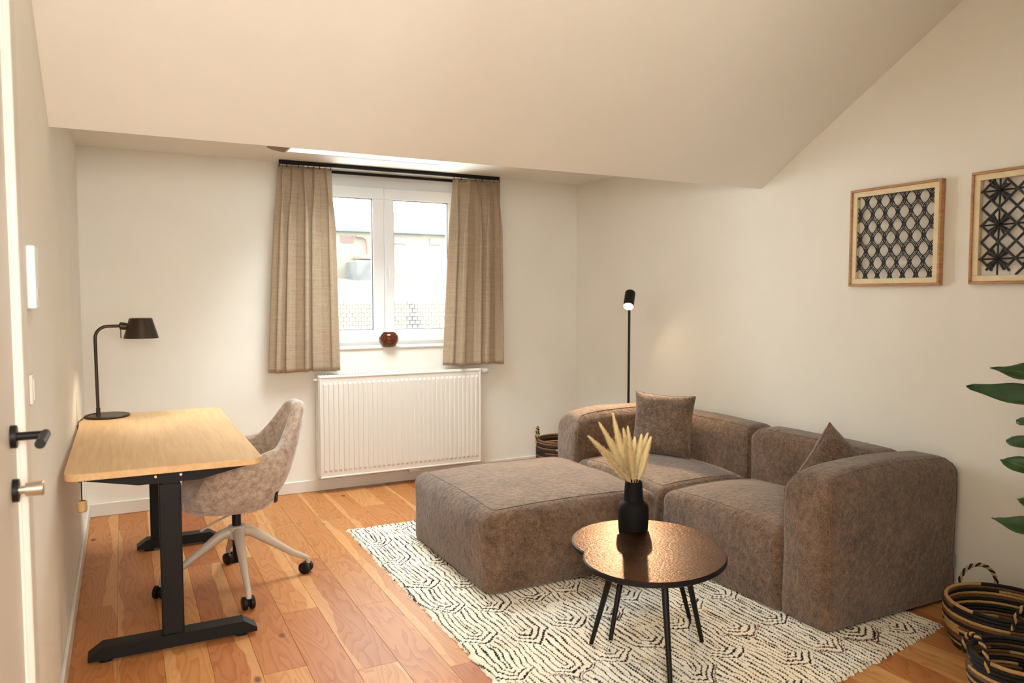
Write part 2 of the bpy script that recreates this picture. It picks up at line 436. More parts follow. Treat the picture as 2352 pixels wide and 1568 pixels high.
for (sx0, sx1, g0, g1) in ((WX0 + 0.035, XM - 0.002, gll, gl0), (XM + 0.002, WX1 - 0.035, gl1, gr)):
    sash = B().box((sx0, WY - 0.022, WZ0 + 0.03), (sx1, WY + 0.04, gz0), 0.005, 2).build('sash', 'upvc', wn)
    for lo, hi in (((sx0, WY - 0.022, gz1), (sx1, WY + 0.04, WZ1 - 0.105)), ((sx0, WY - 0.022, gz0), (g0, WY + 0.04, gz1)), ((g1, WY - 0.022, gz0), (sx1, WY + 0.04, gz1))):
        B().box(lo, hi, 0.005, 2).build('sash_rail', 'upvc', sash)
    vframe(g0 - 0.001, g1 + 0.001, gz0 - 0.001, gz1 + 0.001, WY - 0.010, WY + 0.02, 0.0055, 'gasket', 'gasket', sash, 0)
    B().box((g0, WY + 0.005, gz0), (g1, WY + 0.009, gz1)).build('pane', PANE, sash)
h = B().box((XM + 0.014, WY - 0.034, 1.56), (XM + 0.038, WY - 0.022, 1.63), 0.004).build('handle', 'upvc', wn)
B().tube([(XM + 0.026, WY - 0.034, 1.61), (XM + 0.026, WY - 0.062, 1.61), (XM + 0.027, WY - 0.066, 1.59), (XM + 0.028, WY - 0.064, 1.50)], [0.009, 0.009, 0.010, 0.008], 10).build('lever', 'upvc', h, smooth=40)
B().box((WX0 + 0.001, YB - 0.012, WZ0 - 0.010), (WX1 - 0.001, WY, WZ0 + 0.004), 0.003, 1).build('window_sill', 'trim', wn)
B().box((at(700, 395, Y=WY - 0.04).x, WY - 0.055, 2.292), (at(1046, 413, Y=WY - 0.04).x, WY - 0.035, 2.312), 0.002, 1).build('blind_rail', 'blackmetal', wn)

rw = struct(bpy.data.objects.new('added_window', None)); COL.objects.link(rw); rw.location = ((RWX0 + RWX1) / 2, YR, RWZ0)  # added opening for daylight, never in view
vframe(RWX0, RWX1, RWZ0, RWZ1, YR - 0.14, YR - 0.08, 0.07, 'frame', 'upvc', rw)
B().box(((RWX0 + RWX1) / 2 - 0.04, YR - 0.14, RWZ0 + 0.07), ((RWX0 + RWX1) / 2 + 0.04, YR - 0.08, RWZ1 - 0.07), 0.004, 1).build('mullion', 'upvc', rw)
B().box((RWX0 + 0.06, YR - 0.112, RWZ0 + 0.06), (RWX1 - 0.06, YR - 0.108, RWZ1 - 0.06)).build('pane', PANE, rw)
def portal(name, parent, loc, rot, sx, sy):        # sampling guide for the daylight through a window
    L = bpy.data.lights.new(name, 'AREA'); L.shape = 'RECTANGLE'; L.size = sx; L.size_y = sy; L.cycles.is_portal = True
    o = bpy.data.objects.new(name, L); COL.objects.link(o); o.parent = parent; o.location = Vector(loc) - parent.location; o.rotation_euler = rot
portal('daylight_portal', wn, ((WX0 + WX1) / 2, WY + 0.09, (WZ0 + WZ1) / 2), (-PI / 2, 0, 0), WX1 - WX0, WZ1 - WZ0)
portal('daylight_portal', rw, ((RWX0 + RWX1) / 2, YR - 0.16, (RWZ0 + RWZ1) / 2), (PI / 2, 0, 0), RWX1 - RWX0, RWZ1 - RWZ0)
portal('daylight_portal', sk, ((SX0 + SX1) / 2, (SY0 + SY1) / 2, ZD + 0.29), (0, 0, 0), SX1 - SX0, SY1 - SY0)

# door in the left wall
dr = struct(bpy.data.objects.new('door_1', None)); COL.objects.link(dr); dr.location = (XL, (DY0 + DY1) / 2, 0)
B().box((XL - 0.05, DY0 + 0.005, 0.004), (XL - 0.004, DY1 - 0.002, DZ1 - 0.005), 0.002, 1).build('door_leaf', 'door', dr)
for lo, hi in (((XL - 0.001, DY1, 0), (XL + 0.016, DY1 + 0.095, DZ1 + 0.095)), ((XL - 0.001, DY0 - 0.095, 0), (XL + 0.016, DY0, DZ1 + 0.095)), ((XL - 0.001, DY0, DZ1), (XL + 0.016, DY1, DZ1 + 0.095))):
    B().box(lo, hi, 0.004, 2).build('architrave', 'trim', dr)
hy, hz = 2.005, 1.085
hd = B().cyl((XL - 0.004, hy, hz), (XL + 0.008, hy, hz), 0.026).build('handle', 'blackmetal', dr, smooth=40)
B().tube([(XL + 0.006, hy, hz), (XL + 0.058, hy, hz)], 0.0095, 16).build('lever_neck', 'blackmetal', hd, smooth=40)
B().tube([(XL + 0.062, hy + 0.012, hz), (XL + 0.062, hy - 0.125, hz)], 0.0105, 18).build('lever', 'blackmetal', hd, smooth=40)
kz = 0.963
kd = B().cyl((XL - 0.004, hy, kz), (XL + 0.008, hy, kz), 0.026).build('lock_rosette', 'blackmetal', dr, smooth=40)
B().tube([(XL + 0.006, hy, kz), (XL + 0.02, hy, kz), (XL + 0.0205, hy, kz), (XL + 0.054, hy, kz), (XL + 0.056, hy, kz)], [0.009, 0.009, 0.0155, 0.0165, 0.014], 24).build('lock_knob', 'nickel', kd, smooth=40)

# small things on the left wall
it = thing('wall_intercom', 'slim white box mounted high on the left wall past the door', 'intercom', (XL, 2.47, 1.45))
B().box((XL, 2.40, 1.365), (XL + 0.022, 2.49, 1.535), 0.004).build('housing', 'upvc', it)
B().box((XL + 0.022, 2.42, 1.39), (XL + 0.024, 2.47, 1.42), 0.0008, 1).build('button', 'trim', it)
sw = thing('light_switch', 'small white light switch on the left wall below the slim white box', 'switch', (XL, 2.40, 1.15))
B().box((XL, 2.36, 1.11), (XL + 0.009, 2.44, 1.19), 0.003).build('plate', 'trim', sw)
B().box((XL + 0.009, 2.372, 1.122), (XL + 0.012, 2.428, 1.178), 0.001, 1).build('rocker', 'trim', sw)

# ------------------------------------------------------------------ sofa
def soft(h, r, bulge=(0, 0, 0), n=22, wob=0.004, seed=0, post=None, rv=None, rb=None):
    """stuffed block of half extents h: top edge radius r, upright edges rv, bottom edge rb; returns builder and surface function"""
    h = Vector(h); rv = r * 0.6 if rv is None else rv; rb = r if rb is None else rb
    def S3(p):
        m = max(abs(p[0]), abs(p[1]), 1e-9); z = p[2] * h.z; ins = 0.0
        if z > h.z - r: k = (z - h.z + r) / r; ins = r * (1 - math.sqrt(max(0, 1 - k * k)))
        elif z < -h.z + rb: k = (-h.z + rb - z) / rb; ins = rb * (1 - math.sqrt(max(0, 1 - k * k)))
        a, b_ = h.x - ins, h.y - ins; rr = max(rv - ins * 0.5, 0.004)
        q = Vector((p[0] / m * a, p[1] / m * b_)); inn = Vector((max(-a + rr, min(a - rr, q.x)), max(-b_ + rr, min(b_ - rr, q.y)))); d = q - inn
        if d.length > 1e-9: q = inn + d.normalized() * rr
        q = Vector((q.x * m, q.y * m, z))
        u = [q[i] / h[i] for i in range(3)]
        g = lambda t: max(0.0, 1 - t * t)
        q = q + Vector((bulge[0] * u[0] * g(u[1]) * g(u[2]), bulge[1] * u[1] * g(u[0]) * g(u[2]), bulge[2] * (max(0, u[2]) ** 3) * g(u[0]) ** 0.6 * g(u[1]) ** 0.6))
        w = math.sin(q.x * 11 + seed) * math.sin(q.y * 13 + seed * 1.7) + math.sin(q.z * 15 + seed * 2.3 + q.x * 7)
        q = q + Vector((q.x, q.y, max(0, q.z))).normalized() * wob * w * 0.5 * (1 if u[2] > -0.9 else 0.3)
        if post: q = post(q, u)
        return q
    ts = [math.sin(t * PI / 2) for t in np.linspace(-1, 1, n + 1)]   # denser at the edges
    b = B(); cache = {}
    def vid(p):
        k = tuple(round(c, 6) for c in p)
        if k not in cache: cache[k] = len(b.v); b.v.append(tuple(S3(p)))
        return cache[k]
    for ax in range(3):
        for sg in (-1, 1):
            for i in range(n):
                for j in range(n):
                    q = []
                    for di, dj in ((0, 0), (1, 0), (1, 1), (0, 1)):
                        p = [0, 0, 0]; p[ax] = sg; p[(ax + 1) % 3] = ts[i + di]; p[(ax + 2) % 3] = ts[j + dj]; q.append(vid(p))
                    b.f.append(tuple(q if sg > 0 else q[::-1])); b.mi.append(0)
    return b, S3
def block(name, lo, hi, r, parent, base, bulge=(0, 0, 0), mat='sofa', seed=0, seams=(), wob=0.005, post=None, n=26, rv=0.03, rb=0.014):
    c = Vector([(a + b) / 2 for a, b in zip(lo, hi)]); h = [(b - a) / 2 for a, b in zip(lo, hi)]
    b, f = soft(h, r, bulge, n, wob, seed, post, rv, rb)
    o = link(name, b.mesh(name), mat, parent, smooth=80); o.location = c - Vector(base)
    for path in seams:
        pts = [f(p) for p in path]
        t = B().tube(pts, 0.0032, 6).build('seam', mat, o, base=(0, 0, 0), smooth=80)
    return o
def loop(fix, val, a, b, k=0.995, n=40, sides=(1, 1, 1, 1)):
    """closed rectangle of parameter points on the face fix=val, inset by k"""
    out = []
    for s, (p, q) in zip(sides, (((-k, -k), (k, -k)), ((k, -k), (k, k)), ((k, k), (-k, k)), ((-k, k), (-k, -k)))):
        if not s: continue
        for i in range(n):
            t = i / (n - 1); v = [0, 0, 0]; v[fix] = val; v[a] = p[0] + (q[0] - p[0]) * t; v[b] = p[1] + (q[1] - p[1]) * t; out.append(tuple(v))
    return out
FX, BX = 2.53, 3.375                # front plane of the seats, rear of the backs
SY_, SM, SF = 2.10, 3.165, 4.27     # near end, module joint, far end
SB = 0.016
so = thing('corner_sofa', 'brown fabric two-module sofa with rounded backs and arms against the right wall', 'sofa', ((FX + BX) / 2, (SY_ + SF) / 2, 0))
bs = so.location.copy()
def armpost(q, u):                  # the arm's top front edge rolls off
    if u[2] > 0.2: q = q + Vector((0, 0, -0.045 * max(0, -u[0]) ** 6 * u[2]))
    return q
top_seam = lambda k=0.97: [loop(2, 1, 0, 1, 0.985, 30, (1, 1, 1, 1))]
AW = 0.25
block('armrest', (FX, SY_, SB), (BX, SY_ + AW, 0.665), 0.075, so, bs, (0.012, 0.012, 0.018), seed=1, post=armpost, seams=[loop(1, -1, 0, 2, 0.975, 30), [(-1, 1, -0.98 + 1.96 * i / 30) for i in range(31)]])
block('armrest', (FX, SF - AW, SB), (BX, SF, 0.655), 0.075, so, bs, (0.012, 0.012, 0.018), seed=4, post=armpost, seams=[loop(1, -1, 0, 2, 0.98, 30)])
block('backrest', (3.14, SY_ + AW + 0.002, SB), (BX, SM - 0.004, 0.655), 0.07, so, bs, (0.015, 0.008, 0.012), seed=2, seams=[loop(0, -1, 1, 2, 0.98, 30)])
block('backrest', (3.14, SM + 0.004, SB), (BX, SF - AW - 0.002, 0.655), 0.07, so, bs, (0.015, 0.008, 0.012), seed=3, seams=[loop(0, -1, 1, 2, 0.98, 30)])
def seatpost(q, u): return q
block('seat', (FX - 0.01, SY_ + AW + 0.003, SB), (3.16, SM - 0.005, 0.365), 0.045, so, bs, (0.014, 0.006, 0.060), seed=5, seams=[loop(2, 1, 0, 1, 0.99, 30)])
block('seat', (FX - 0.01, SM + 0.005, SB), (3.16, SF - AW - 0.003, 0.365), 0.045, so, bs, (0.014, 0.006, 0.060), seed=6, seams=[loop(2, 1, 0, 1, 0.99, 30)])
lb = B().box((3.35, SY_ - 0.012, 0.16), (3.352, SY_ + 0.004, 0.22)).build('care_label', 'tag', so); lb['label'] = 'small grey fabric care label'
ot = thing('ottoman', 'low square brown fabric ottoman on the rug in front of the sofa', 'ottoman', (1.96, 3.57, 0))
block('cushion_block', (1.465, 3.09, 0.016), (2.445, 4.085, 0.385), 0.05, ot, ot.location, (0.035, 0.035, 0.055), seed=9, wob=0.007, seams=[loop(2, 1, 0, 1, 0.985, 40)], n=28, rv=0.05)

# ------------------------------------------------------------------ throw cushions
def pillow(name, label, size, thick, M, seed):
    n = 26; b = B(); w, h = size[0] / 2, size[1] / 2
    def pt(u, v, s):
        pin = 1 - 0.075 * (1 - u * u) * 1 if False else 1
        x = w * u * (1 - 0.07 * (1 - v * v)); z = h * v * (1 - 0.07 * (1 - u * u))
        t = thick / 2 * (max(0, 1 - u ** 4) * max(0, 1 - v ** 4)) ** 0.62 + 0.004
        t *= 1 + 0.07 * math.sin(5 * u + seed) * math.sin(6 * v + seed)
        return (x, s * t, z)
    us = [math.sin(t * PI / 2) for t in np.linspace(-1, 1, n + 1)]
    for s in (-1, 1):
        k = len(b.v)
        for u in us:
            for v in us: b.v.append(pt(u, v, s))
        for i in range(n):
            for j in range(n):
                q = (k + i * (n + 1) + j, k + (i + 1) * (n + 1) + j, k + (i + 1) * (n + 1) + j + 1, k + i * (n + 1) + j + 1)
                b.f.append(q if s < 0 else q[::-1]); b.mi.append(0)
    edge = [(-1, v) for v in us] + [(u, 1) for u in us] + [(1, v) for v in us[::-1]] + [(u, -1) for u in us[::-1]]
    k = len(b.v); N1 = n + 1
    idx = [(0, j) for j in range(N1)] + [(i, n) for i in range(1, N1)] + [(n, j) for j in range(n - 1, -1, -1)] + [(i, 0) for i in range(n - 1, 0, -1)]
    half = N1 * N1
    for a, c in zip(idx, idx[1:] + idx[:1]):
        p, q = a[0] * N1 + a[1], c[0] * N1 + c[1]; b.f.append((p, q, q + half, p + half)); b.mi.append(0)
    t = thing(name, label, 'cushion', M.to_translation(), group='throw cushions on the sofa')
    t.matrix_world = M
    cv = link('cover', b.mesh('cover'), 'pillow', t, smooth=60)
    ring = [pt(u, v, 0) for u, v in edge[::1]]
    B().tube(ring + ring[:1], 0.0035, 6).build('piping', 'pillow', cv, base=(0, 0, 0), smooth=80)
    return t
def orient(loc, yaw, lean, roll=0.0):
    return Matrix.Translation(loc) @ Matrix.Rotation(yaw, 4, 'Z') @ Matrix.Rotation(lean, 4, 'X') @ Matrix.Rotation(roll, 4, 'Y')
pillow('throw_cushion', 'square brown cushion standing upright in the far corner of the sofa', (0.385, 0.385), 0.13, orient((2.98, 3.735, 0.598), -1.02, -0.16, 0.02), 1)
pillow('throw_cushion', 'brown cushion lying tilted behind the near sofa arm with one corner up', (0.34, 0.34), 0.14, orient((2.985, 2.455, 0.560), -0.15, -0.10, 0.72), 2)

# ------------------------------------------------------------------ rug
def make_rug():
    c = {'fl': (1.153, 4.396), 'fr': (3.02, 4.36), 'nr': (3.055, 1.945), 'nl': (1.165, 1.655)}
    nu, nv = 470, 640
    u = np.linspace(0, 1, nu + 1); v = np.linspace(0, 1, nv + 1); Ug, Vg = np.meshgrid(u, v, indexing='ij')
    W_, L_ = 1.88, 2.56
    a = Ug * W_; b = Vg * L_                     # metres across, metres from the near edge
    def vn(x, y, s, seed):                       # value noise
        r = np.random.default_rng(seed).random((64, 64)); X, Y = x * s, y * s
        xi, yi = np.floor(X).astype(int), np.floor(Y).astype(int); fx, fy = X - xi, Y - yi
        fx, fy = fx * fx * (3 - 2 * fx), fy * fy * (3 - 2 * fy); g = lambda i, j: r[i % 64, j % 64]
        return (g(xi, yi) * (1 - fx) + g(xi + 1, yi) * fx) * (1 - fy) + (g(xi, yi + 1) * (1 - fx) + g(xi + 1, yi + 1) * fx) * fy
    aw = a + 0.030 * (vn(a, b, 7, 1) - 0.5) + 0.010 * (vn(a, b, 26, 2) - 0.5)
    bw = b + 0.060 * (vn(a, b, 5, 3) - 0.5) + 0.018 * (vn(a, b, 22, 4) - 0.5)
    CW, CL = 0.20, 0.31
    ci = np.floor(aw / CW).astype(int); loc = aw - (ci + 0.5) * CW
    sh = (ci % 2) * CL * 0.5 + 0.09 * np.sin(ci * 2.4)
    t = bw - sh - 0.75 * np.abs(loc); mi_ = np.floor(t / CL).astype(int); t = t - mi_ * CL
    d_side = CW / 2 - np.abs(loc)
    e = np.minimum(d_side, t * 0.80)
    sp = 0.0262
    ph = e / sp; line = np.abs(ph - np.floor(ph) - 0.5) * sp
    tip = (t * 0.80 < d_side) & (t < 0.11)
    thr = np.where(tip, 0.0046, 0.0034) * (0.72 + 0.7 * vn(a, b, 40, 5))
    weave = 0.5 + 0.5 * np.sin(b / 0.0135 * 2 * np.pi + 3 * vn(a, b, 12, 8))
    dark = (line < thr * (0.45 + 0.75 * weave)) & (vn(a, b, 18, 6) > 0.12)
    cellr = np.random.default_rng(5).random((40, 40))[ci % 40, mi_ % 40]
    border = (t < 0.006 * (0.4 + vn(a, b, 30, 9))) & (cellr > 0.72)
    brown = border | (dark & (cellr > 0.90) & tip)
    cream = np.array(lin(250, 244, 230)); cream2 = np.array(lin(242, 232, 210)); blk = np.array(lin(44, 38, 38)); brn = np.array(lin(92, 54, 40))
    m = vn(a, b, 16, 10)[..., None]
    colr = cream * (1 - m) + cream2 * m
    colr = np.where(dark[..., None], blk, colr); colr = np.where(brown[..., None], brn, colr)
    # loop pile: small mounds in rows
    rows = np.abs(np.sin(b / 0.0135 * np.pi + 2.2 * vn(a, b, 9, 11))); cols = np.abs(np.sin(a / 0.0165 * np.pi + 2.5 * vn(a, b, 14, 12)))
    z = 0.007 + 0.0058 * np.sqrt(rows) * np.sqrt(cols) + 0.003 * vn(a, b, 50, 13) - 0.0016 * (dark | brown)
    ed = np.minimum(np.minimum(a, W_ - a), np.minimum(b, L_ - b)); z = np.where(ed < 0.008, 0.001 + ed * 0.8, z)
    uu = Ug + (0.007 * (vn(a, b, 60, 14) - 0.5) + 0.004 * (vn(a, b, 15, 16) - .5)) * (np.abs(Ug - 0.5) > 0.497); vv = Vg + 0.006 * (vn(a, b, 60, 15) - 0.5) * (np.abs(Vg - 0.5) > 0.497)
    P = lambda k: np.array(c[k])
    xy = (P('nl') * ((1 - uu) * (1 - vv))[..., None] + P('nr') * (uu * (1 - vv))[..., None] + P('fl') * ((1 - uu) * vv)[..., None] + P('fr') * (uu * vv)[..., None])
    co = np.concatenate([xy, z[..., None]], -1).reshape(-1, 3)
    I = np.arange((nu + 1) * (nv + 1)).reshape(nu + 1, nv + 1)
    fa = np.stack([I[:-1, :-1], I[1:, :-1], I[1:, 1:], I[:-1, 1:]], -1).reshape(-1, 4)
    me = bpy.data.meshes.new('wool_rug'); me.vertices.add(len(co)); me.vertices.foreach_set('co', co.astype(np.float32).ravel())
    me.loops.add(fa.size); me.loops.foreach_set('vertex_index', fa.astype(np.int32).ravel())
    me.polygons.add(len(fa)); me.polygons.foreach_set('loop_start', np.arange(0, fa.size, 4, dtype=np.int32)); me.polygons.foreach_set('loop_total', np.full(len(fa), 4, dtype=np.int32))
    me.update(calc_edges=True); me.validate()
    at_ = me.color_attributes.new('yarn', 'FLOAT_COLOR', 'POINT')
    at_.data.foreach_set('color', np.concatenate([colr.reshape(-1, 3), np.ones((len(co), 1))], 1).astype(np.float32).ravel())
    o = link('wool_rug', me, 'rug'); me.shade_smooth()
    tag(o, 'cream wool rug with black and brown nested leaf lines under the coffee table', 'rug')
make_rug()
RZ = 0.014

# ------------------------------------------------------------------ coffee tables
def coffee_table(label, c, ztop, feet, prof, group):
    t = thing('coffee_table', label, 'table', (c[0], c[1], 0), group=group)
    ns = 72; poly = []
    for k in range(ns):
        a = 2 * PI * k / ns; r = prof(a); poly.append((c[0] + r * math.cos(a), c[1] + r * math.sin(a)))
    b = B(); vs = []; rings = [(0.965, ztop - 0.022), (1.0, ztop - 0.016), (1.0, ztop - 0.003), (0.99, ztop)]
    for k, z in rings:
        for p in poly: vs.append((c[0] + (p[0] - c[0]) * k, c[1] + (p[1] - c[1]) * k, z))
    fs = [tuple(range(ns))[::-1], tuple(3 * ns + i for i in range(ns))]
    for j in range(3):
        for i in range(ns): fs.append((j * ns + i, j * ns + (i + 1) % ns, (j + 1) * ns + (i + 1) % ns, (j + 1) * ns + i))
    b.add(vs, fs); tp = b.build('tabletop', 'blackmetal', t, smooth=40)
    B().prism([(c[0] + (p[0] - c[0]) * 0.982, c[1] + (p[1] - c[1]) * 0.982) for p in poly], 'z', ztop - 0.001, ztop + 0.0012).build('bronze_inlay', 'table', tp)
    for fxy in feet:
        d = Vector((c[0] - fxy[0], c[1] - fxy[1])); tx = Vector(fxy) + d * 0.42
        B().tube([(tx.x, tx.y, ztop - 0.02), (fxy[0], fxy[1], RZ)], [0.0135, 0.0085], 14).build('leg', 'blackmetal', t, smooth=50)
    return t
def pebble(r0, terms):
    return lambda a: r0 + sum(A * math.cos(n * a) + Bq * math.sin(n * a) for n, A, Bq in terms)
FC = (1.766, 2.259)
coffee_table('higher round dark bronze coffee table in front, overlapping the lower one', FC, 0.42, [(1.632, 2.478), (2.038, 2.290), (1.672, 2.033)], pebble(0.28, [(1, 0.0076, 0.0016), (2, 0.0123, 0.0172)]), 'nesting coffee tables')
coffee_table('lower dark bronze coffee table tucked behind, carrying the black vase', (1.945, 2.555), 0.362, [(1.718, 2.468), (2.143, 2.489), (1.964, 2.875)], pebble(0.306, []), 'nesting coffee tables')

# vase with pampas
VC = Vector((1.898, 2.567, 0.3635))
va = thing('vase', 'matte black ceramic vase with narrow neck holding dried pampas', 'vase', VC)
prof = [(0.0, 0.0), (0.050, 0.0), (0.054, 0.005), (0.061, 0.05), (0.0645, 0.105), (0.0645, 0.140), (0.060, 0.160), (0.047, 0.172), (0.041, 0.178), (0.0395, 0.20), (0.0355, 0.258), (0.032, 0.258), (0.033, 0.20), (0.034, 0.18), (0.0, 0.17)]
B().lathe(prof, VC, 40).build('body', 'vase', va, smooth=35)
tips = [((1350, 1000), 2.50, 'lowest leaning left'), ((1376, 970), 2.56, 'second from the left'), ((1408, 950), 2.60, 'the tallest'), ((1442, 980), 2.50, 'upright in front of the tallest'),
        ((1432, 985), 2.66, 'half hidden behind the upright one'), ((1458, 1006), 2.66, 'short and upright in the middle'), ((1473, 1000), 2.58, 'second from the right'), ((1487, 996), 2.66, 'behind the rightmost'), ((1494, 1006), 2.54, 'rightmost')]
for k, ((px, py), Y, what) in enumerate(tips):
    tip = at(px, py, Y=Y)
    a0 = (k * 2.4) % (2 * PI); st = VC + Vector((0.024 * math.cos(a0), 0.024 * math.sin(a0), 0.19))
    st = Vector((VC.x + 0.018 * math.cos(a0), VC.y + 0.018 * math.sin(a0), VC.z + 0.195))
    mouth = Vector((VC.x + max(-0.022, min(0.022, (tip.x - VC.x) * 0.2)), VC.y + max(-0.018, min(0.018, (tip.y - VC.y) * 0.4)), VC.z + 0.262))
    t = thing('pampas_stem', 'dried cream pampas plume in the black vase, ' + what, 'dried grass', st, group='pampas plumes in the vase')
    pts = []
    for i in range(15):
        s = i / 14; q = (1 - s) ** 2 * st + 2 * s * (1 - s) * (mouth + (mouth - st) * 0.45) + s * s * tip; pts.append(q)
    B().tube(pts, [0.0022 - 0.0014 * i / 14 for i in range(15)], 6).build('stalk', 'stalk', t, smooth=60)
    rr = random.Random(100 + k); b = B(); vs = []; fs = []
    nh = 4200
    for j in range(nh):
        s = 0.30 + 0.68 * rr.random(); i = min(13, int(s * 14)); q0 = pts[i].lerp(pts[i + 1], s * 14 - i); ax = (pts[i + 1] - pts[i]).normalized()
        a = rr.random() * 2 * PI; sd = ax.orthogonal().normalized(); sd = Matrix.Rotation(a, 3, ax) @ sd
        prof_ = min(1.0, (s - 0.26) / 0.16) * min(1.0, (1.02 - s) / 0.42) ** 0.7
        L = 0.034 * (0.6 + 0.7 * rr.random()) * (0.35 + 0.65 * prof_)
        out = 0.0205 * prof_ * (0.45 + 0.65 * rr.random() + (0.35 if rr.random() < 0.22 else 0.0)); w = 0.0008
        e = q0 + sd * out + ax * L * 0.85; m2 = q0 + sd * out * 0.75 + ax * L * 0.4; pr = ax.cross(sd) * w
        kk = len(vs); vs += [q0 - pr, q0 + pr, m2 + pr, m2 - pr, e]; fs += [(kk, kk + 1, kk + 2, kk + 3), (kk + 3, kk + 2, kk + 4)]
    b.v = [tuple(v) for v in vs]; b.f = fs
    me = bpy.data.meshes.new('plume'); me.from_pydata([tuple(Vector(v) - t.location) for v in b.v], [], fs); me.update()
    link('plume', me, 'pampas', t)

# ------------------------------------------------------------------ desk
dk = thing('standing_desk', 'light oak desk on a black height-adjustable frame along the left wall', 'desk', (0.145, 3.91, 0))
DX0, DX1, DY0_, DY1_, DZ = -0.205, 0.492, 3.137, 4.685, 0.752
def rrect(x0, x1, y0, y1, r, n=8):
    out = []
    for cx, cy, a in ((x1 - r, y1 - r, 0), (x0 + r, y1 - r, PI / 2), (x0 + r, y0 + r, PI), (x1 - r, y0 + r, 1.5 * PI)):
        for i in range(n + 1): out.append((cx + r * math.cos(a + PI / 2 * i / n), cy + r * math.sin(a + PI / 2 * i / n)))
    return out
pl = rrect(DX0, DX1, DY0_, DY1_, 0.055)
b = B(); ins = rrect(DX0 + 0.002, DX1 - 0.002, DY0_ + 0.002, DY1_ - 0.002, 0.053); n = len(pl)
vs = [(*p, DZ - 0.027) for p in ins] + [(*p, DZ - 0.025) for p in pl] + [(*p, DZ - 0.002) for p in pl] + [(*p, DZ) for p in ins]
fs = [tuple(range(n))[::-1], tuple(3 * n + i for i in range(n))] + [(j * n + i, j * n + (i + 1) % n, (j + 1) * n + (i + 1) % n, (j + 1) * n + i) for j in range(3) for i in range(n)]
b.add(vs, fs); b.build('tabletop', 'oak', dk, smooth=40)
CXD = 0.150
for fy, sgn in ((3.245, -1), (4.575, 1)):
    # tapered top bracket, telescopic column, foot with chamfered ends
    B().prism([(-0.165, DZ - 0.029), (-0.165, DZ - 0.040), (0.04, DZ - 0.080), (0.26, DZ - 0.080), (0.455, DZ - 0.040), (0.455, DZ - 0.029)], 'y', fy - 0.03, fy + 0.03).build('bracket', 'blackmetal', dk)
    col = B().box((CXD - 0.04, fy - 0.027, 0.06), (CXD + 0.04, fy + 0.027, 0.665), 0.004).build('leg_column', 'blackmetal', dk)
    B().box((CXD - 0.034, fy - 0.022, 0.66), (CXD + 0.034, fy + 0.022, DZ - 0.06), 0.003).build('inner_tube', 'blackmetal', col)
    f0 = -0.15 if sgn < 0 else 0.04
    ft = B().prism([(f0, 0.014), (0.465, 0.014), (0.465, 0.030), (0.415, 0.064), (f0 + 0.05, 0.064), (f0, 0.030)], 'y', fy - 0.036, fy + 0.036).build('foot', 'blackmetal', dk)
    for fx in (f0 + 0.06, 0.405): B().cyl((fx, fy, 0.0), (fx, fy, 0.016), 0.026).build('glide', 'blackplastic', ft, smooth=40)
    for bx in (0.10, 0.19):
        bo = B().lathe([(0, 0.003), (0.005, 0.003), (0.0075, 0.0)], (bx, fy - 0.03, DZ - 0.053), 12, M=Matrix.Rotation(PI / 2, 4, 'X')).build('bolt', 'chrome', dk, smooth=40)
B().box((0.13, 3.27, DZ - 0.062), (0.20, 4.55, DZ - 0.030), 0.003).build('crossbar', 'blackmetal', dk)
cd = B().tube([(-0.150, 3.20, DZ - 0.035), (-0.150, 3.20, DZ - 0.115)], 0.0022, 8).build('pull_cord', 'blackplastic', dk)
B().tube([(-0.150, 3.20, DZ - 0.112), (-0.150, 3.20, DZ - 0.116), (-0.150, 3.20, DZ - 0.150), (-0.150, 3.20, DZ - 0.155)], [0.012, 0.0165, 0.0165, 0.012], 20).build('wooden_bead', 'cork', cd, smooth=40)

# ------------------------------------------------------------------ desk lamp
LX, LY = -0.083, 4.585
lp = thing('desk_lamp', 'dark bronze desk lamp with conical shade lit at the far end of the desk', 'lamp', (LX, LY, DZ))
B().lathe([(0, 0), (0.108, 0), (0.111, 0.003), (0.111, 0.009), (0.108, 0.012), (0, 0.012)], (LX, LY, DZ), 48).build('base', 'bronze', lp, smooth=35)
B().cyl((-0.125, LY, DZ + 0.01), (-0.125, LY, DZ + 0.05), 0.0105).build('socket', 'bronze', lp, smooth=40)
path = [(-0.125, LY, DZ + 0.01), (-0.127, LY, 1.0), (-0.128, LY, 1.17)] + [(-0.128 + 0.062 - 0.062 * math.cos(a), LY, 1.175 + 0.062 * math.sin(a)) for a in [PI / 2 * i / 10 for i in range(1, 11)]] + [(0.0, LY, 1.238)]
B().tube(path, 0.0085, 14).build('stem', 'bronze', lp, smooth=40)
jn = B().tube([(-0.012, LY, 1.238), (-0.008, LY, 1.238), (0.012, LY, 1.236), (0.042, LY, 1.234)], [0.016, 0.020, 0.020, 0.014], 16).build('joint', 'bronze', lp, smooth=40)
B().cyl((-0.006, LY - 0.012, 1.232), (-0.006, LY - 0.012, 1.172), 0.0022, seg=8).build('pull_switch', 'bronze', jn)
SC = (0.092, LY, 0)
sh = B().lathe([(0.0, 1.279), (0.053, 1.279), (0.0575, 1.276), (0.088, 1.170), (0.086, 1.170), (0.056, 1.273), (0.0, 1.275)], SC, 44).build('shade', 'bronze', lp, smooth=35)
B().lathe([(0.0845, 1.1705), (0.055, 1.271), (0.0, 1.272)], SC, 44).build('lining', 'shadein', sh, smooth=35)
B().lathe([(0.0, 1.185), (0.02, 1.19), (0.027, 1.205), (0.022, 1.225), (0.012, 1.24), (0.012, 1.27), (0.0, 1.27)], SC, 24).build('bulb', emis('desk_bulb_glow', (1.0, 0.80, 0.55), 14.0), lp, smooth=60)
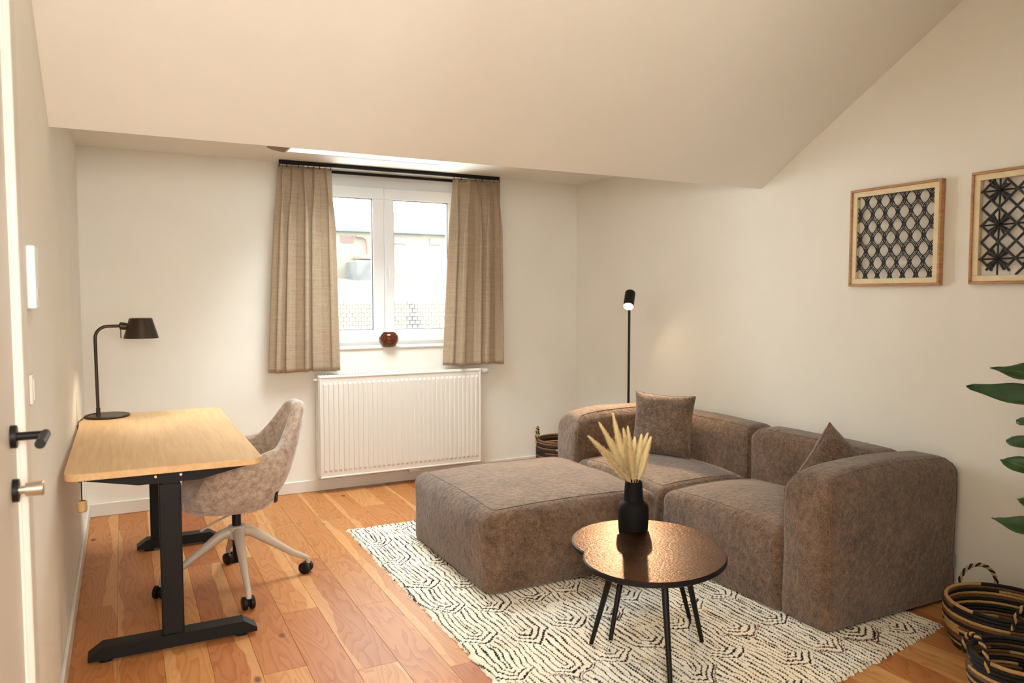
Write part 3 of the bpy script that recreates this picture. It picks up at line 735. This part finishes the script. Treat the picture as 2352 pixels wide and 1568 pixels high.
L = bpy.data.lights.new('desk_lamp_light', 'SPOT'); L.energy = DESK_W; L.color = (1.0, 0.76, 0.48); L.spot_size = 2.35; L.spot_blend = 0.6; L.shadow_soft_size = 0.03
o = bpy.data.objects.new('desk_lamp_light', L); COL.objects.link(o); o.parent = lp; o.location = (SC[0] - LX, 0, 1.178 - DZ)
B().tube([(-0.135, LY + 0.0, DZ + 0.02), (-0.155, LY - 0.02, DZ + 0.022), (-0.185, LY - 0.07, DZ + 0.016), (-0.2115, LY - 0.16, DZ + 0.004), (-0.2135, LY - 0.20, DZ - 0.05), (-0.2140, LY - 0.2, DZ - 0.3)], 0.0028, 8).build('cable', 'blackplastic', lp, smooth=60)

# ------------------------------------------------------------------ office chair
ch = thing('office_chair', 'taupe velvet swivel chair on a four-star castor base at the desk', 'chair', (0.467, 3.815, 0), 0.10)
def chair_shell():
    nt, ns = 64, 18; v = []; f = []
    def rim(th):                                # th = 0 at the back (+x), pi at the front
        a = abs(th)
        k = lambda x0, x1: (lambda t: t * t * (3 - 2 * t))(max(0, min(1, (a - x0) / (x1 - x0))))
        return 0.880 - 0.185 * k(0.35, 1.15) - 0.06 * k(1.15, 2.1) - 0.17 * k(2.1, 2.7)
    for i in range(nt):
        th = -PI + 2 * PI * i / nt; zr = rim(th)
        ex = 0.80; cx_, sx_ = math.cos(th), math.sin(th)
        ux, uy = abs(cx_) ** ex * (1 if cx_ > 0 else -1), abs(sx_) ** ex * (1 if sx_ > 0 else -1)
        for j in range(ns + 1):
            s = j / ns
            if s < 0.30: q = s / 0.30; k = 0.86 * q ** 0.8; z = 0.383 + 0.010 * q ** 3
            else: q = (s - 0.30) / 0.70; k = 0.86 + 0.14 * min(1, q * 3); z = 0.393 + (zr - 0.393) * q ** 1.2
            zz = max(0.0, z - 0.393)
            xb = 0.175 + 0.42 * zz - 0.10 * zz * zz - 0.35 * max(0, zz - 0.25) ** 2      # reach of the back
            xf = 0.250 + 0.05 * zz                                                       # reach of the front
            yh = 0.205 + 0.42 * min(zz, 0.17) - 0.38 * max(0, zz - 0.24)                 # half width
            v.append((k * ux * (xb if ux > 0 else xf), k * uy * yh, z))
    for i in range(nt):
        i2 = (i + 1) % nt
        for j in range(ns): f.append((i * (ns + 1) + j, i2 * (ns + 1) + j, i2 * (ns + 1) + j + 1, i * (ns + 1) + j + 1))
    b = B(); b.v = v; b.f = f
    o = link('shell', b.mesh('shell'), 'velvet', ch)
    m = o.modifiers.new('thick', 'SOLIDIFY'); m.thickness = 0.062; m.offset = -1; m.use_even_offset = False
    m = o.modifiers.new('sub', 'SUBSURF'); m.levels = 1; m.render_levels = 1
    o.data.shade_smooth(); return o
sh = chair_shell()
o = B().box((-0.011, -0.003, -0.026), (0.011, 0.003, 0.026), 0.001, 1).build('fabric_tag', 'blackplastic', sh, base=(0, 0, 0)); o.location = (0.139, -0.192, 0.455); o.rotation_euler = (0.15, 0, 0.75)
sc, _f = soft((0.19, 0.19, 0.04), 0.035, (0.0, 0.0, 0.02), 16, 0.002, 3, None, 0.06, 0.02)
o = link('seat_cushion', sc.mesh('seat_cushion'), 'velvet', ch, smooth=80); o.location = (-0.035, 0, 0.468)
B().cyl((0, 0, 0.345), (0, 0, 0.387), 0.018).build('gas_rod', 'chrome', ch, base=(0, 0, 0), smooth=40)
B().lathe([(0, 0.386), (0.055, 0.386), (0.055, 0.372), (0.02, 0.366), (0, 0.366)], (0, 0, 0), 24).build('seat_plate', 'blackmetal', ch, base=(0, 0, 0), smooth=40)
B().tube([(0, 0, 0.115), (0, 0, 0.29), (0, 0, 0.35)], [0.021, 0.021, 0.021], 20).build('column_cover', 'blackplastic', ch, base=(0, 0, 0), smooth=40)
B().tube([(-0.02, -0.05, 0.372), (-0.12, -0.14, 0.366), (-0.20, -0.20, 0.352)], [0.005, 0.005, 0.0065], 8).build('height_lever', 'base', ch, base=(0, 0, 0), smooth=50)
B().lathe([(0.022, 0.295), (0.040, 0.293), (0.043, 0.28), (0.040, 0.235), (0.022, 0.225)], (0, 0, 0), 28, closed=True).build('hub', 'base', ch, base=(0, 0, 0), smooth=40)
for k in range(4):
    a = k * PI / 2 - 0.10 + 0.01; d = Vector((math.cos(a), math.sin(a), 0))
    pts = [d * 0.025 + Vector((0, 0, 0.268)), d * 0.07 + Vector((0, 0, 0.255)), d * 0.16 + Vector((0, 0, 0.190)), d * 0.26 + Vector((0, 0, 0.118)), d * 0.318 + Vector((0, 0, 0.088)), d * 0.335 + Vector((0, 0, 0.078)), d * 0.338 + Vector((0, 0, 0.052))]
    B().tube(pts, [0.026, 0.025, 0.020, 0.0155, 0.0125, 0.0125, 0.012], 14).build('base_leg', 'base', ch, base=(0, 0, 0), smooth=60)
    cs = thing('tmp', '', '', (0, 0, 0)); bpy.data.objects.remove(cs)
    sw_ = a + (0.9, 2.2, -0.5, 1.7)[k]; ax = Vector((math.cos(sw_), math.sin(sw_), 0)); c = d * 0.338 + Vector((0, 0, 0.0295)) + Vector((-math.sin(sw_), math.cos(sw_), 0)) * 0.012
    cst = B().tube([c - ax * 0.006 + Vector((0, 0, 0.0)), c + ax * 0.006], 0.019, 16).tube([d * 0.338 + Vector((0, 0, 0.03)), d * 0.338 + Vector((0, 0, 0.058))], 0.009, 12).build('castor', 'blackplastic', ch, base=(0, 0, 0), smooth=40)
    for s in (-1, 1): B().tube([c + ax * s * 0.006, c + ax * s * 0.008, c + ax * s * 0.024, c + ax * s * 0.027], [0.026, 0.0295, 0.0295, 0.024], 22).build('wheel', 'blackplastic', cst, base=(0, 0, 0), smooth=40)

# ------------------------------------------------------------------ radiator
RX0, RX1, RY, RZ0, RZ1 = 1.207, 2.463, YB - 0.131, 0.113, 0.842
rd = thing('radiator', 'white panel radiator with vertical flutes below the window', 'radiator', ((RX0 + RX1) / 2, YB, 0))
B().box((RX0 + 0.008, RY + 0.004, RZ0 + 0.006), (RX1 - 0.008, RY + 0.022, RZ1 - 0.012), 0.003).build('front_panel', 'rad', rd)
B().box((RX0 + 0.012, RY + 0.075, RZ0 + 0.01), (RX1 - 0.012, RY + 0.09, RZ1 - 0.016), 0.003).build('rear_panel', 'rad', rd)
for s in (RX0, RX1 - 0.006): B().box((s, RY + 0.006, RZ0 + 0.01), (s + 0.006, RY + 0.10, RZ1), 0.002, 1).build('side_cover', 'rad', rd)
vframe(RX0 + 0.006, RX1 - 0.006, RZ0, RZ1 - 0.008, RY - 0.001, RY + 0.007, 0.012, 'rim', 'rad', rd, 0.003)
tg = B().box((RX0, RY + 0.004, RZ1 - 0.010), (RX1, RY + 0.018, RZ1), 0.003, 1).build('top_grille', 'rad', rd)
B().box((RX0, RY + 0.088, RZ1 - 0.010), (RX1, RY + 0.10, RZ1), 0.003, 1).build('grille_rail', 'rad', tg)
gm = B().box((-0.003, RY + 0.016, RZ1 - 0.008), (0.003, RY + 0.09, RZ1 - 0.001)).mesh('grille_bar', (0, YB, 0))
for k in range(56):
    o = link('grille_bar', gm, 'rad', tg); o.location = (RX0 + 0.02 + k * (RX1 - RX0 - 0.04) / 55 - rd.location.x, 0, 0)
NR = 34; pitch = (RX1 - RX0 - 0.055) / NR
rp = [(-0.0115, 0.0), (-0.0085, -0.0075), (0.0085, -0.0075), (0.0115, 0.0)]
b = B(); vs = []
for z, k in ((RZ0 + 0.040, 0.0), (RZ0 + 0.056, 1.0), (RZ1 - 0.066, 1.0), (RZ1 - 0.050, 0.0)):
    for xx, yy in rp: vs.append((xx, RY + 0.0045 + yy * k, z))
b.add(vs, [(j * 4 + i, j * 4 + i + 1, (j + 1) * 4 + i + 1, (j + 1) * 4 + i) for j in range(3) for i in range(3)])
rm = b.mesh('rib', (0, YB, 0))
for k in range(NR):
    o = link('rib', rm, 'rad', rd); o.location = (RX0 + 0.0275 + pitch * (k + 0.5) - rd.location.x, 0, 0)
tv = B().tube([(RX1, RY + 0.05, RZ1 - 0.025), (RX1 + 0.02, RY + 0.05, RZ1 - 0.025)], 0.011, 14).build('valve', 'chrome', rd, smooth=40)
B().tube([(RX1 + 0.016, RY + 0.05, RZ1 - 0.025), (RX1 + 0.02, RY + 0.05, RZ1 - 0.025), (RX1 + 0.068, RY + 0.05, RZ1 - 0.025), (RX1 + 0.076, RY + 0.05, RZ1 - 0.025)], [0.020, 0.022, 0.023, 0.017], 20).build('thermostat_head', 'rad', tv, smooth=40)
B().tube([(RX0, RY + 0.05, RZ1 - 0.035), (RX0 - 0.016, RY + 0.05, RZ1 - 0.035), (RX0 - 0.017, RY + 0.05, RZ1 - 0.035), (RX0 - 0.026, RY + 0.05, RZ1 - 0.035)], [0.011, 0.011, 0.007, 0.007], 14).build('bleed_valve', 'rad', rd, smooth=40)
xm = (RX0 + RX1) / 2 + 0.09
for dx in (-0.025, 0.025): B().tube([(xm + dx, RY + 0.05, RZ0 + 0.012), (xm + dx, RY + 0.05, RZ0 - 0.02), (xm + dx, RY + 0.12, RZ0 - 0.03), (xm + dx, YB - 0.001, RZ0 - 0.03)], 0.008, 12).build('supply_pipe', 'nickel', rd, smooth=50)
B().box((xm - 0.045, RY + 0.03, RZ0 - 0.03), (xm + 0.045, RY + 0.07, RZ0 + 0.004), 0.006).build('valve_block', 'rad', rd)
for bx in (RX0 + 0.2, RX1 - 0.2): B().box((bx - 0.015, RY + 0.088, 0.2), (bx + 0.015, YB, 0.76), 0.002, 1).build('wall_bracket', 'rad', rd)

# ------------------------------------------------------------------ curtains
CY = YB - 0.085
rl = thing('curtain_rail', 'slim black curtain rail fixed to the ceiling above the window', 'curtain rail', (1.8, CY, ZD))
B().box((0.977, CY - 0.010, ZD - 0.027), (2.634, CY + 0.010, ZD - 0.001), 0.003).build('track', 'blackmetal', rl)
for bx in (0.9775, 2.6335): B().box((bx - 0.003, CY - 0.011, ZD - 0.028), (bx + 0.003, CY + 0.011, ZD - 0.001), 0.001, 1).build('end_cap', 'blackplastic', rl)
def curtain(label, x0t, x1t, x0b, x1b, zt, zb, seed, folds, flip):
    r = random.Random(seed); nx, nz = 260, 46; v = []; f = []
    ks = [r.uniform(0.55, 1.45) for _ in range(folds)]; tot = sum(ks); edges = [0]
    for k in ks: edges.append(edges[-1] + k / tot)
    amps = [r.uniform(0.6, 1.25) for _ in range(folds)]
    def fold(s):
        for i in range(folds):
            if s <= edges[i + 1] or i == folds - 1:
                q = (s - edges[i]) / (edges[i + 1] - edges[i]); return i, max(0, min(1, q))
    for iz in range(nz + 1):
        t = iz / nz; z = zt + (zb - zt) * t; x0 = x0t + (x0b - x0t) * t ** 0.8; x1 = x1t + (x1b - x1t) * t ** 0.8
        for ix in range(nx + 1):
            s = ix / nx; i, q = fold(s)
            ph = 2 * PI * q; wi = (edges[i + 1] - edges[i]) * (x1 - x0)
            soft_ = (1 - math.cos(ph)) / 2; sharp = max(0.0, 1 - abs(q - 0.5) / 0.15) ** 0.9
            k = min(1.0, t / 0.30); k = k * k * (3 - 2 * k)
            dep = amps[i] * (0.040 * sharp * (1 - k) + 0.068 * soft_ * k)
            sway = (0.012 * math.sin(6.3 * s + seed) + 0.008 * math.sin(14 * s + 3 * t + seed)) * t
            sk = -0.24 * wi * math.sin(2 * ph) * k + 0.20 * wi * soft_ * k * (-1 if i % 2 else 1) * amps[i]
            v.append((x0 + (x1 - x0) * s + sk, CY - 0.004 - dep + 0.016 + sway * 0.6, z + (0.004 * math.sin(9 * s + seed) if iz == nz else 0)))
    for iz in range(nz):
        for ix in range(nx): a = iz * (nx + 1) + ix; f.append((a, a + 1, a + nx + 2, a + nx + 1))
    o = thing('curtain', label, 'curtain', ((x0t + x1t) / 2, CY, zt), group='linen curtains')
    b = B(); b.v = v; b.f = f; c = b.build('cloth', 'linen', o)
    c.data.shade_smooth(); m = c.modifiers.new('t', 'SOLIDIFY'); m.thickness = 0.0025
    for i in range(folds + 1):
        xx = x0t + (x1t - x0t) * min(0.985, max(0.015, edges[i] if i < folds else 1))
        B().cyl((xx, CY + 0.006, zt - 0.012), (xx, CY + 0.006, ZD - 0.026), 0.003, seg=8).build('glider', 'blackplastic', o)
    return o
ZC = ZD - 0.033
curtain('beige linen curtain hanging on the left side of the window, desk side', 0.972, 1.333, 0.890, 1.362, ZC, 0.873, 3, 5, 1)
curtain('beige linen curtain hanging on the right side of the window, sofa side', 2.255, 2.648, 2.170, 2.666, ZC, 0.870, 8, 5, -1)

# votive bowl on the sill
vt = thing('votive_bowl', 'small round smoked brown glass bowl on the window sill', 'bowl', (1.762, 5.425, WZ0))
B().lathe([(0.0, 0.0), (0.040, 0.0), (0.052, 0.008), (0.071, 0.04), (0.0745, 0.062), (0.069, 0.086), (0.054, 0.107), (0.050, 0.109), (0.047, 0.107), (0.061, 0.084), (0.066, 0.062), (0.062, 0.04), (0.045, 0.016), (0.0, 0.012)], vt.location, 40).build('bowl', 'smoke', vt, smooth=50)

# ------------------------------------------------------------------ floor lamp
FL = Vector((3.205, 4.405, 0))
fp = thing('floor_lamp', 'slim black floor lamp with a lit tilted spot head behind the sofa', 'floor lamp', FL)
B().lathe([(0, 0), (0.115, 0), (0.12, 0.004), (0.12, 0.014), (0.115, 0.018), (0, 0.018)], FL, 40).build('base', 'blackmetal', fp, smooth=35)
B().cyl(FL + Vector((0, 0, 0.015)), FL + Vector((0, 0, 1.36)), 0.0085, seg=14).build('pole', 'blackmetal', fp, smooth=50)
hdir = Vector((-0.56, -0.60, -0.80)).normalized()      # where the lamp head points
hc = FL + Vector((0.0, 0, 1.372)); back = hc - hdir * 0.070; front = hc + hdir * 0.070
HR = Vector((0, 0, 1)).rotation_difference(-hdir).to_matrix().to_4x4()
B().lathe([(0, 0.14), (0.033, 0.14), (0.0365, 0.136), (0.0365, 0.0), (0.034, 0.0), (0.034, 0.022), (0.0, 0.022)], front, 36, M=HR).build('lamp_head', 'blackmetal', fp, smooth=35)
B().lathe([(0.0, 0.010), (0.0325, 0.010), (0.0325, 0.020), (0.0, 0.020)], front, 30, M=HR).build('bulb', emis('spot_bulb_glow', (1.0, 0.78, 0.48), 90.0), fp, smooth=35)
L = bpy.data.lights.new('floor_lamp_light', 'SPOT'); L.energy = SPOT_W; L.color = (1.0, 0.74, 0.45); L.spot_size = 1.6; L.spot_blend = 1.0; L.shadow_soft_size = 0.03
o = bpy.data.objects.new('floor_lamp_light', L); COL.objects.link(o); o.parent = fp
o.location = front + hdir * 0.004 - FL; o.rotation_euler = hdir.to_track_quat('-Z', 'Y').to_euler()

# ------------------------------------------------------------------ baskets
def rope_handle(p0, p1, h, out, parent, lean=(0, 0, 0)):
    p0, p1 = Vector(p0), Vector(p1); pts = []; n = 60
    for i in range(n + 1):
        a = PI * i / n; q = (p0 + p1) / 2 + (p0 - p1) / 2 * math.cos(a) + (Vector((0, 0, 1)) * h + Vector(lean)) * math.sin(a) ** 0.8; pts.append(q)
    hnd = None
    for s, mat in ((0, 'blackfib'), (PI, 'straw')):
        st = []
        for i, q in enumerate(pts):
            t = (pts[min(i + 1, n)] - pts[max(i - 1, 0)]).normalized(); u = t.cross(Vector(out)).normalized(); w = u.cross(t)
            a = i * 0.75 + s; st.append(q + (u * math.cos(a) + w * math.sin(a)) * 0.0042)
        o = B().tube(st, 0.0048, 7).build('handle' if hnd is None else 'strand', mat, parent if hnd is None else hnd, smooth=60)
        if hnd is None: hnd = o
def basket(label, c, rb, rt, h, nr, bands, hang, group, hh=0.09, seed=0, lean=0.0):
    t = thing('woven_basket', label, 'basket', (c[0], c[1], 0), group=group); r = random.Random(seed)
    cr = h / nr / 2
    for k in range(nr):
        s = (k + 0.5) / nr; rad = rb + (rt - rb) * math.sin(s * PI / 2) ** 0.8 + 0.012 * math.sin(s * PI); z = cr + k * 2 * cr
        seg, ms = 72, 8; vs = []; fs = []; mi = []
        main = bands[k % len(bands)]; cuts = [0] * seg
        alt = r.choice([0, 1, 2]); a0 = r.randrange(seg); ln = r.randrange(8, 30)
        cols = [(alt if (i - a0) % seg < ln else main) for i in range(seg)]
        for i in range(seg):
            a = 2 * PI * i / seg; rr_ = rad + 0.0012 * math.sin(a * 31 + k)
            for m in range(ms):
                bq = 2 * PI * m / ms; vs.append(((rr_ + cr * 1.08 * math.cos(bq)) * math.cos(a), (rr_ + cr * 1.08 * math.cos(bq)) * math.sin(a), z + cr * 1.1 * math.sin(bq)))
        for i in range(seg):
            for m in range(ms):
                fs.append((i * ms + m, ((i + 1) % seg) * ms + m, ((i + 1) % seg) * ms + (m + 1) % ms, i * ms + (m + 1) % ms)); mi.append(cols[i])
        me = bpy.data.meshes.new('coil'); me.from_pydata(vs, [], fs)
        for q in ('blackfib', 'straw', 'brownfib'): me.materials.append(MT[q])
        me.polygons.foreach_set('material_index', mi); me.update(); link('coil', me, None, t, smooth=60)
    B().lathe([(0, 0.004), (rb, 0.004), (rb, 0.012), (0, 0.012)], (c[0], c[1], 0), 40).build('bottom', 'blackfib', t)
    for a in hang:
        d = Vector((math.cos(a), math.sin(a), 0)); pr = Vector((-d.y, d.x, 0)); q = Vector((c[0], c[1], h)) + d * (rt + 0.004)
        rope_handle(q - pr * 0.075 + Vector((0, 0, -0.03)), q + pr * 0.075 + Vector((0, 0, -0.03)), hh + 0.03, tuple(d), t, tuple(d * lean))
    return t
BK = [0, 0, 1, 0, 2, 2, 0, 0, 1, 0, 2, 1, 0, 2, 0, 0]
basket('larger black and straw woven basket by the right wall behind the smaller basket', (3.072, 1.712), 0.165, 0.20, 0.195, 15, BK, (1.0, -2.14), 'woven baskets', 0.075, 4)
basket('smaller black and straw woven basket in front of the larger one', (2.715, 1.455), 0.125, 0.145, 0.17, 13, BK[3:] + BK[:3], (2.6, -0.54), 'woven baskets', 0.06, 9)
basket('round woven basket with arched handle in the far corner behind the sofa arm', (2.93, 4.86), 0.15, 0.185, 0.33, 20, BK[1:], (2.5, -0.7), 'woven baskets', 0.075, 12)

# ------------------------------------------------------------------ pictures
def picture(label, yc, zc, s, lattice):
    t = thing('lattice_picture', label, 'wall art', (XR, yc, zc), group='framed carved lattice panels')
    D = 0.032; h = s / 2
    for lo, hi in (((XR - D, yc - h, zc - h), (XR, yc + h, zc - h + 0.012)), ((XR - D, yc - h, zc + h - 0.012), (XR, yc + h, zc + h)), ((XR - D, yc - h, zc - h + 0.012), (XR, yc - h + 0.012, zc + h - 0.012)), ((XR - D, yc + h - 0.012, zc - h + 0.012), (XR, yc + h, zc + h - 0.012))):
        B().box(lo, hi, 0.002, 1).build('frame_rail', 'framewood', t)
    g = h - 0.012; w = 0.026
    for lo, hi in (((XR - D + 0.006, yc - g, zc - g), (XR - 0.004, yc + g, zc - g + w)), ((XR - D + 0.006, yc - g, zc + g - w), (XR - 0.004, yc + g, zc + g)), ((XR - D + 0.006, yc - g, zc - g + w), (XR - 0.004, yc - g + w, zc + g - w)), ((XR - D + 0.006, yc + g - w, zc - g + w), (XR - 0.004, yc + g, zc + g - w))):
        B().box(lo, hi, 0.0015, 1).build('inner_rail', 'framecream', t)
    k = g - w; b = B()
    for pts, wd in lattice(k):
        # clip runs to the opening, then a flat ribbon
        run = []
        for p in pts + [None]:
            if p is not None and abs(p[0]) <= k and abs(p[1]) <= k: run.append(p)
            else:
                if len(run) > 1: b.tube([(XR - 0.018, yc - q[0], zc + q[1]) for q in run], wd / 2, 6, True, 1.0)
                run = []
    b.build('carved_lattice', 'carve', t, smooth=60)
    return t
def ogee(k):
    out = []; p = 2 * k / 6.0; L_ = 2 * k / 3.4
    for i in range(-1, 14):
        x0 = -k + i * p / 2
        for off in (-0.0105, 0.0, 0.0105):
            pts = []
            for j in range(121):
                z = -k + 2 * k * j / 120; ph = z / L_ * 2 * PI + (PI if i % 2 else 0) + 0.4
                c = math.cos(ph); wv = math.copysign(abs(c) ** 0.7, c)
                pts.append((x0 + 0.235 * p * wv + off * (0.65 + 0.35 * abs(math.sin(ph))), z))
            out.append((pts, 0.0050 if off else 0.0036))
    return out
def star(k):
    out = []; st = 0.150
    ln = lambda a, b_, w: out.append(([(a[0] + (b_[0] - a[0]) * i / 40, a[1] + (b_[1] - a[1]) * i / 40) for i in range(41)], w))
    g = st * 0.98 / 2
    for m in range(-9, 10):
        d = -0.01 + m * g; ln((-0.5, -0.5 + d), (0.5, 0.5 + d), 0.0105); d = 0.03 + m * g; ln((-0.5, 0.5 + d), (0.5, -0.5 + d), 0.0105)
    for a in range(-2, 3):
        for b_ in range(-2, 3):
            c = (a * st * 0.98 + 0.02, b_ * st * 0.98 + 0.01)
            for q in range(12):
                an = q * PI / 6; r = 0.0735 if q % 3 == 0 else 0.0545
                ln(c, (c[0] + r * math.cos(an), c[1] + r * math.sin(an)), 0.0085)
            out.append(([(c[0] - 0.008, c[1]), (c[0] + 0.008, c[1])], 0.024))
    return out
picture('wood framed black carved panel of wavy netting, left of the pair', 2.472, 1.694, 0.492, ogee)
picture('wood framed black carved panel of star flowers, right of the pair', 1.844, 1.697, 0.492, star)

# ------------------------------------------------------------------ fiddle-leaf plant at the right edge
PC = Vector((3.10, 1.315, 0))
pt_ = thing('potted_plant', 'potted fig with large dark green leaves at the right edge', 'plant', PC)
B().lathe([(0, 0), (0.11, 0), (0.12, 0.01), (0.15, 0.27), (0.152, 0.28), (0.142, 0.28), (0.138, 0.25), (0, 0.25)], PC, 40).build('pot', 'pot', pt_, smooth=35)
B().lathe([(0, 0.252), (0.138, 0.252), (0.138, 0.245), (0, 0.245)], PC, 30).build('soil', 'soil', pt_)
B().tube([PC + Vector(p) for p in ((0, 0, 0.24), (0.01, 0.0, 0.6), (-0.01, 0.01, 0.95), (0.0, 0.0, 1.22))], [0.016, 0.014, 0.011, 0.007], 12).build('trunk', 'bark', pt_, smooth=60)
def leaf(base, tip, width, droop, roll, seed):
    base, tip = Vector(base), Vector(tip); r = random.Random(seed); n, m = 22, 8; v = []; f = []
    ax = (tip - base); L_ = ax.length; ax.normalize(); sd = ax.cross(Vector((0, 0, 1))).normalized(); sd = Matrix.Rotation(roll, 3, ax) @ sd; up = sd.cross(ax)
    for i in range(n + 1):
        s = i / n; w = width * (0.10 + 0.90 * math.sin(PI * min(1, s ** 0.80)) ** 0.75 * (0.62 + 0.45 * s)) if 0 < s < 1 else width * 0.03
        cpt = base + ax * L_ * s + up * droop * math.sin(PI * s) 
        for j in range(m + 1):
            q = j / m * 2 - 1
            v.append(cpt + sd * w * q * 0.5 + up * (0.10 * w * q * q + 0.010 * math.sin(s * 17 + q * 2 + seed) * abs(q)))
    for i in range(n):
        for j in range(m): a = i * (m + 1) + j; f.append((a, a + 1, a + m + 2, a + m + 1))
    b = B(); b.v = [tuple(x_) for x_ in v]; b.f = f
    o = b.build('leaf', 'leaf', pt_); o.data.shade_smooth(); md = o.modifiers.new('t', 'SOLIDIFY'); md.thickness = 0.0015
    mid = [Vector(v[i * (m + 1) + m // 2]) + up * -0.001 for i in range(n)]
    B().tube(mid, [0.0035 - 0.0025 * i / n for i in range(n)], 6).build('midrib', 'leafrib', o, smooth=60)
lf = [((2275, 845), 3.02, 0.085, 0.02, 0.5, 1.10), ((2220, 888), 3.00, 0.075, 0.02, 0.9, 1.03), ((2334, 968), 3.02, 0.07, 0.01, 0.6, 0.95), ((2311, 1012), 3.02, 0.075, 0.02, 0.7, 0.86),
      ((2297, 1055), 3.00, 0.085, 0.02, 0.6, 0.72), ((2336, 1145), 3.00, 0.075, 0.02, 0.8, 0.60), ((2278, 1190), 2.98, 0.080, 0.02, 0.5, 0.52)]
for k, ((px, py), X, w, dr_, rl_, zb) in enumerate(lf):
    tip = at(px, py, X=X); leaf(PC + Vector((-0.005, 0.03, zb - 0.05)), tip, w * 1.35, dr_, -rl_ - 0.15, k)
for k in range(7):
    a = -2.4 + k * 0.75; z = 0.6 + 0.09 * k
    leaf(PC + Vector((0, 0, z)), PC + Vector((0.26 * math.cos(a) * (0.6 if math.cos(a) > 0 else 1), 0.30 * math.sin(a) - 0.05, z + 0.10)), 0.11, 0.03, 0.5, 20 + k)

# ------------------------------------------------------------------ unseen fill lantern, added behind the viewer to brighten ceiling and back wall
HX, HY = 0.06, -0.42
hl = thing('fill_lantern', 'added round fill lantern on a tripod stand, unseen behind the viewer', 'floor lamp', (HX, HY, 0))
for k in range(3):
    a = 0.5 + k * 2 * PI / 3; B().tube([(HX + 0.30 * math.cos(a), HY + 0.30 * math.sin(a), 0.0), (HX + 0.02 * math.cos(a), HY + 0.02 * math.sin(a), 1.42)], 0.011, 10).build('leg', 'oak', hl, smooth=50)
B().lathe([(0.25 * math.sin(PI * k / 16), 1.66 - 0.25 * math.cos(PI * k / 16)) for k in range(17)], (HX, HY, 0), 36).build('fill_globe', emis('fill_lantern_glow', FILL_C, FILL_E), hl, smooth=60)

# ------------------------------------------------------------------ outside the window
YF, YK = 48.0, 28.0
fb = thing('factory_building', 'long pale building with small high windows seen through the window', 'building', (20, YF, 0))
zg = at(900, 640, Y=YF).z; ze_ = at(820, 529, Y=YF).z; zt_ = at(820, 492, Y=YF).z
B().box((2, YF, zg - 1.5), (40, YF + 8, ze_)).build('facade', 'facade', fb)
B().prism([(YF - 0.35, ze_ - 0.1), (YF + 0.1, ze_ - 0.1), (YF + 7, zt_ + 0.9), (YF + 6.8, zt_ + 1.1), (YF - 0.35, ze_ + 0.15)], 'x', 1, 41).build('roof', 'roof', fb)
def ext_window(px0, py0, px1, py1, pane):
    a, c = at(px0, py0, Y=YF), at(px1, py1, Y=YF); w = B().box((a.x, YF - 0.06, c.z), (c.x, YF - 0.01, a.z)).build('window', 'ext_frame', fb)
    xm = (a.x + c.x) / 2
    for x0, x1 in ((a.x + 0.06, xm - 0.03), (xm + 0.03, c.x - 0.06)): B().box((x0, YF - 0.09, c.z + 0.06), (x1, YF - 0.05, a.z - 0.06)).build('pane', pane, w)
ext_window(782, 539, 812, 558, 'redpane'); ext_window(903, 544, 932, 561, 'ext_glass'); ext_window(986, 547, 1012, 563, 'ext_glass')
p = [at(818, 543, Y=YF - 0.3), at(832, 544, Y=YF - 0.3), at(840, 549, Y=YF - 0.3), at(843, 557, Y=YF - 0.3), at(844, 583, Y=YF - 0.3)]
B().tube(p, 0.09, 8).build('drain_pipe', 'copper', fb, smooth=60)
a, c = at(818, 597, Y=YF - 3), at(862, 640, Y=YF - 3)
B().box((a.x, YF - 3, c.z - 0.6), (c.x, YF - 0.6, a.z), 0.05, 1).build('concrete_shed', 'conc', fb)
a, c = at(822, 586, Y=YF - 1.2), at(862, 597, Y=YF - 1.2)
B().box((a.x, YF - 2, c.z), (c.x, YF - 0.1, a.z), 0.05, 1).build('shed_roof', 'brickA', fb)
zk = at(900, 690, Y=YK).z
yd = B().prism([(YK + 0.4, zk - 0.1), (YF - 0.02, zg), (YF - 0.02, zg - 6), (YK + 0.4, zk - 6)], 'x', -5, 45).build('yard', 'ground')
tag(yd, 'pale gravel yard rising between block wall and long building', 'yard')
kw = thing('block_wall', 'old wall of pale blocks with a dark mossy streak outside the window', 'wall', (12, YK, zk - 3))
B().box((3, YK + 0.06, zk - 4.5), (24, YK + 0.35, zk)).build('core', 'mortar', kw)
bw_, bh_ = 0.225, 0.155
bm_ = B().box((-bw_ / 2 + 0.012, -0.02, -bh_ / 2 + 0.010), (bw_ / 2 - 0.012, 0.06, bh_ / 2 - 0.010), 0.012, 1).mesh('block')
bm2 = bm_.copy(); bm_.materials.append(MT['brickA']); bm2.materials.append(MT['brickB'])
r = random.Random(3); cnt = 0
xs0, xs1 = at(768, 720, Y=YK).x, at(1035, 720, Y=YK).x; stain = at(948, 720, Y=YK).x
row = 0; z = zk - bh_ / 2
while z > at(900, 766, Y=YK).z:
    x = xs0 + (row % 2) * bw_ / 2
    while x < xs1:
        d = abs(x - stain - 0.02 * row + 0.1) + r.uniform(-0.15, 0.15)
        o = link('block', bm2 if d < 0.16 + 0.02 * row else bm_, None, kw); o.location = (x - 12, r.uniform(-0.02, 0.02), z - (zk - 3)); cnt += 1
        x += bw_
    z -= bh_; row += 1
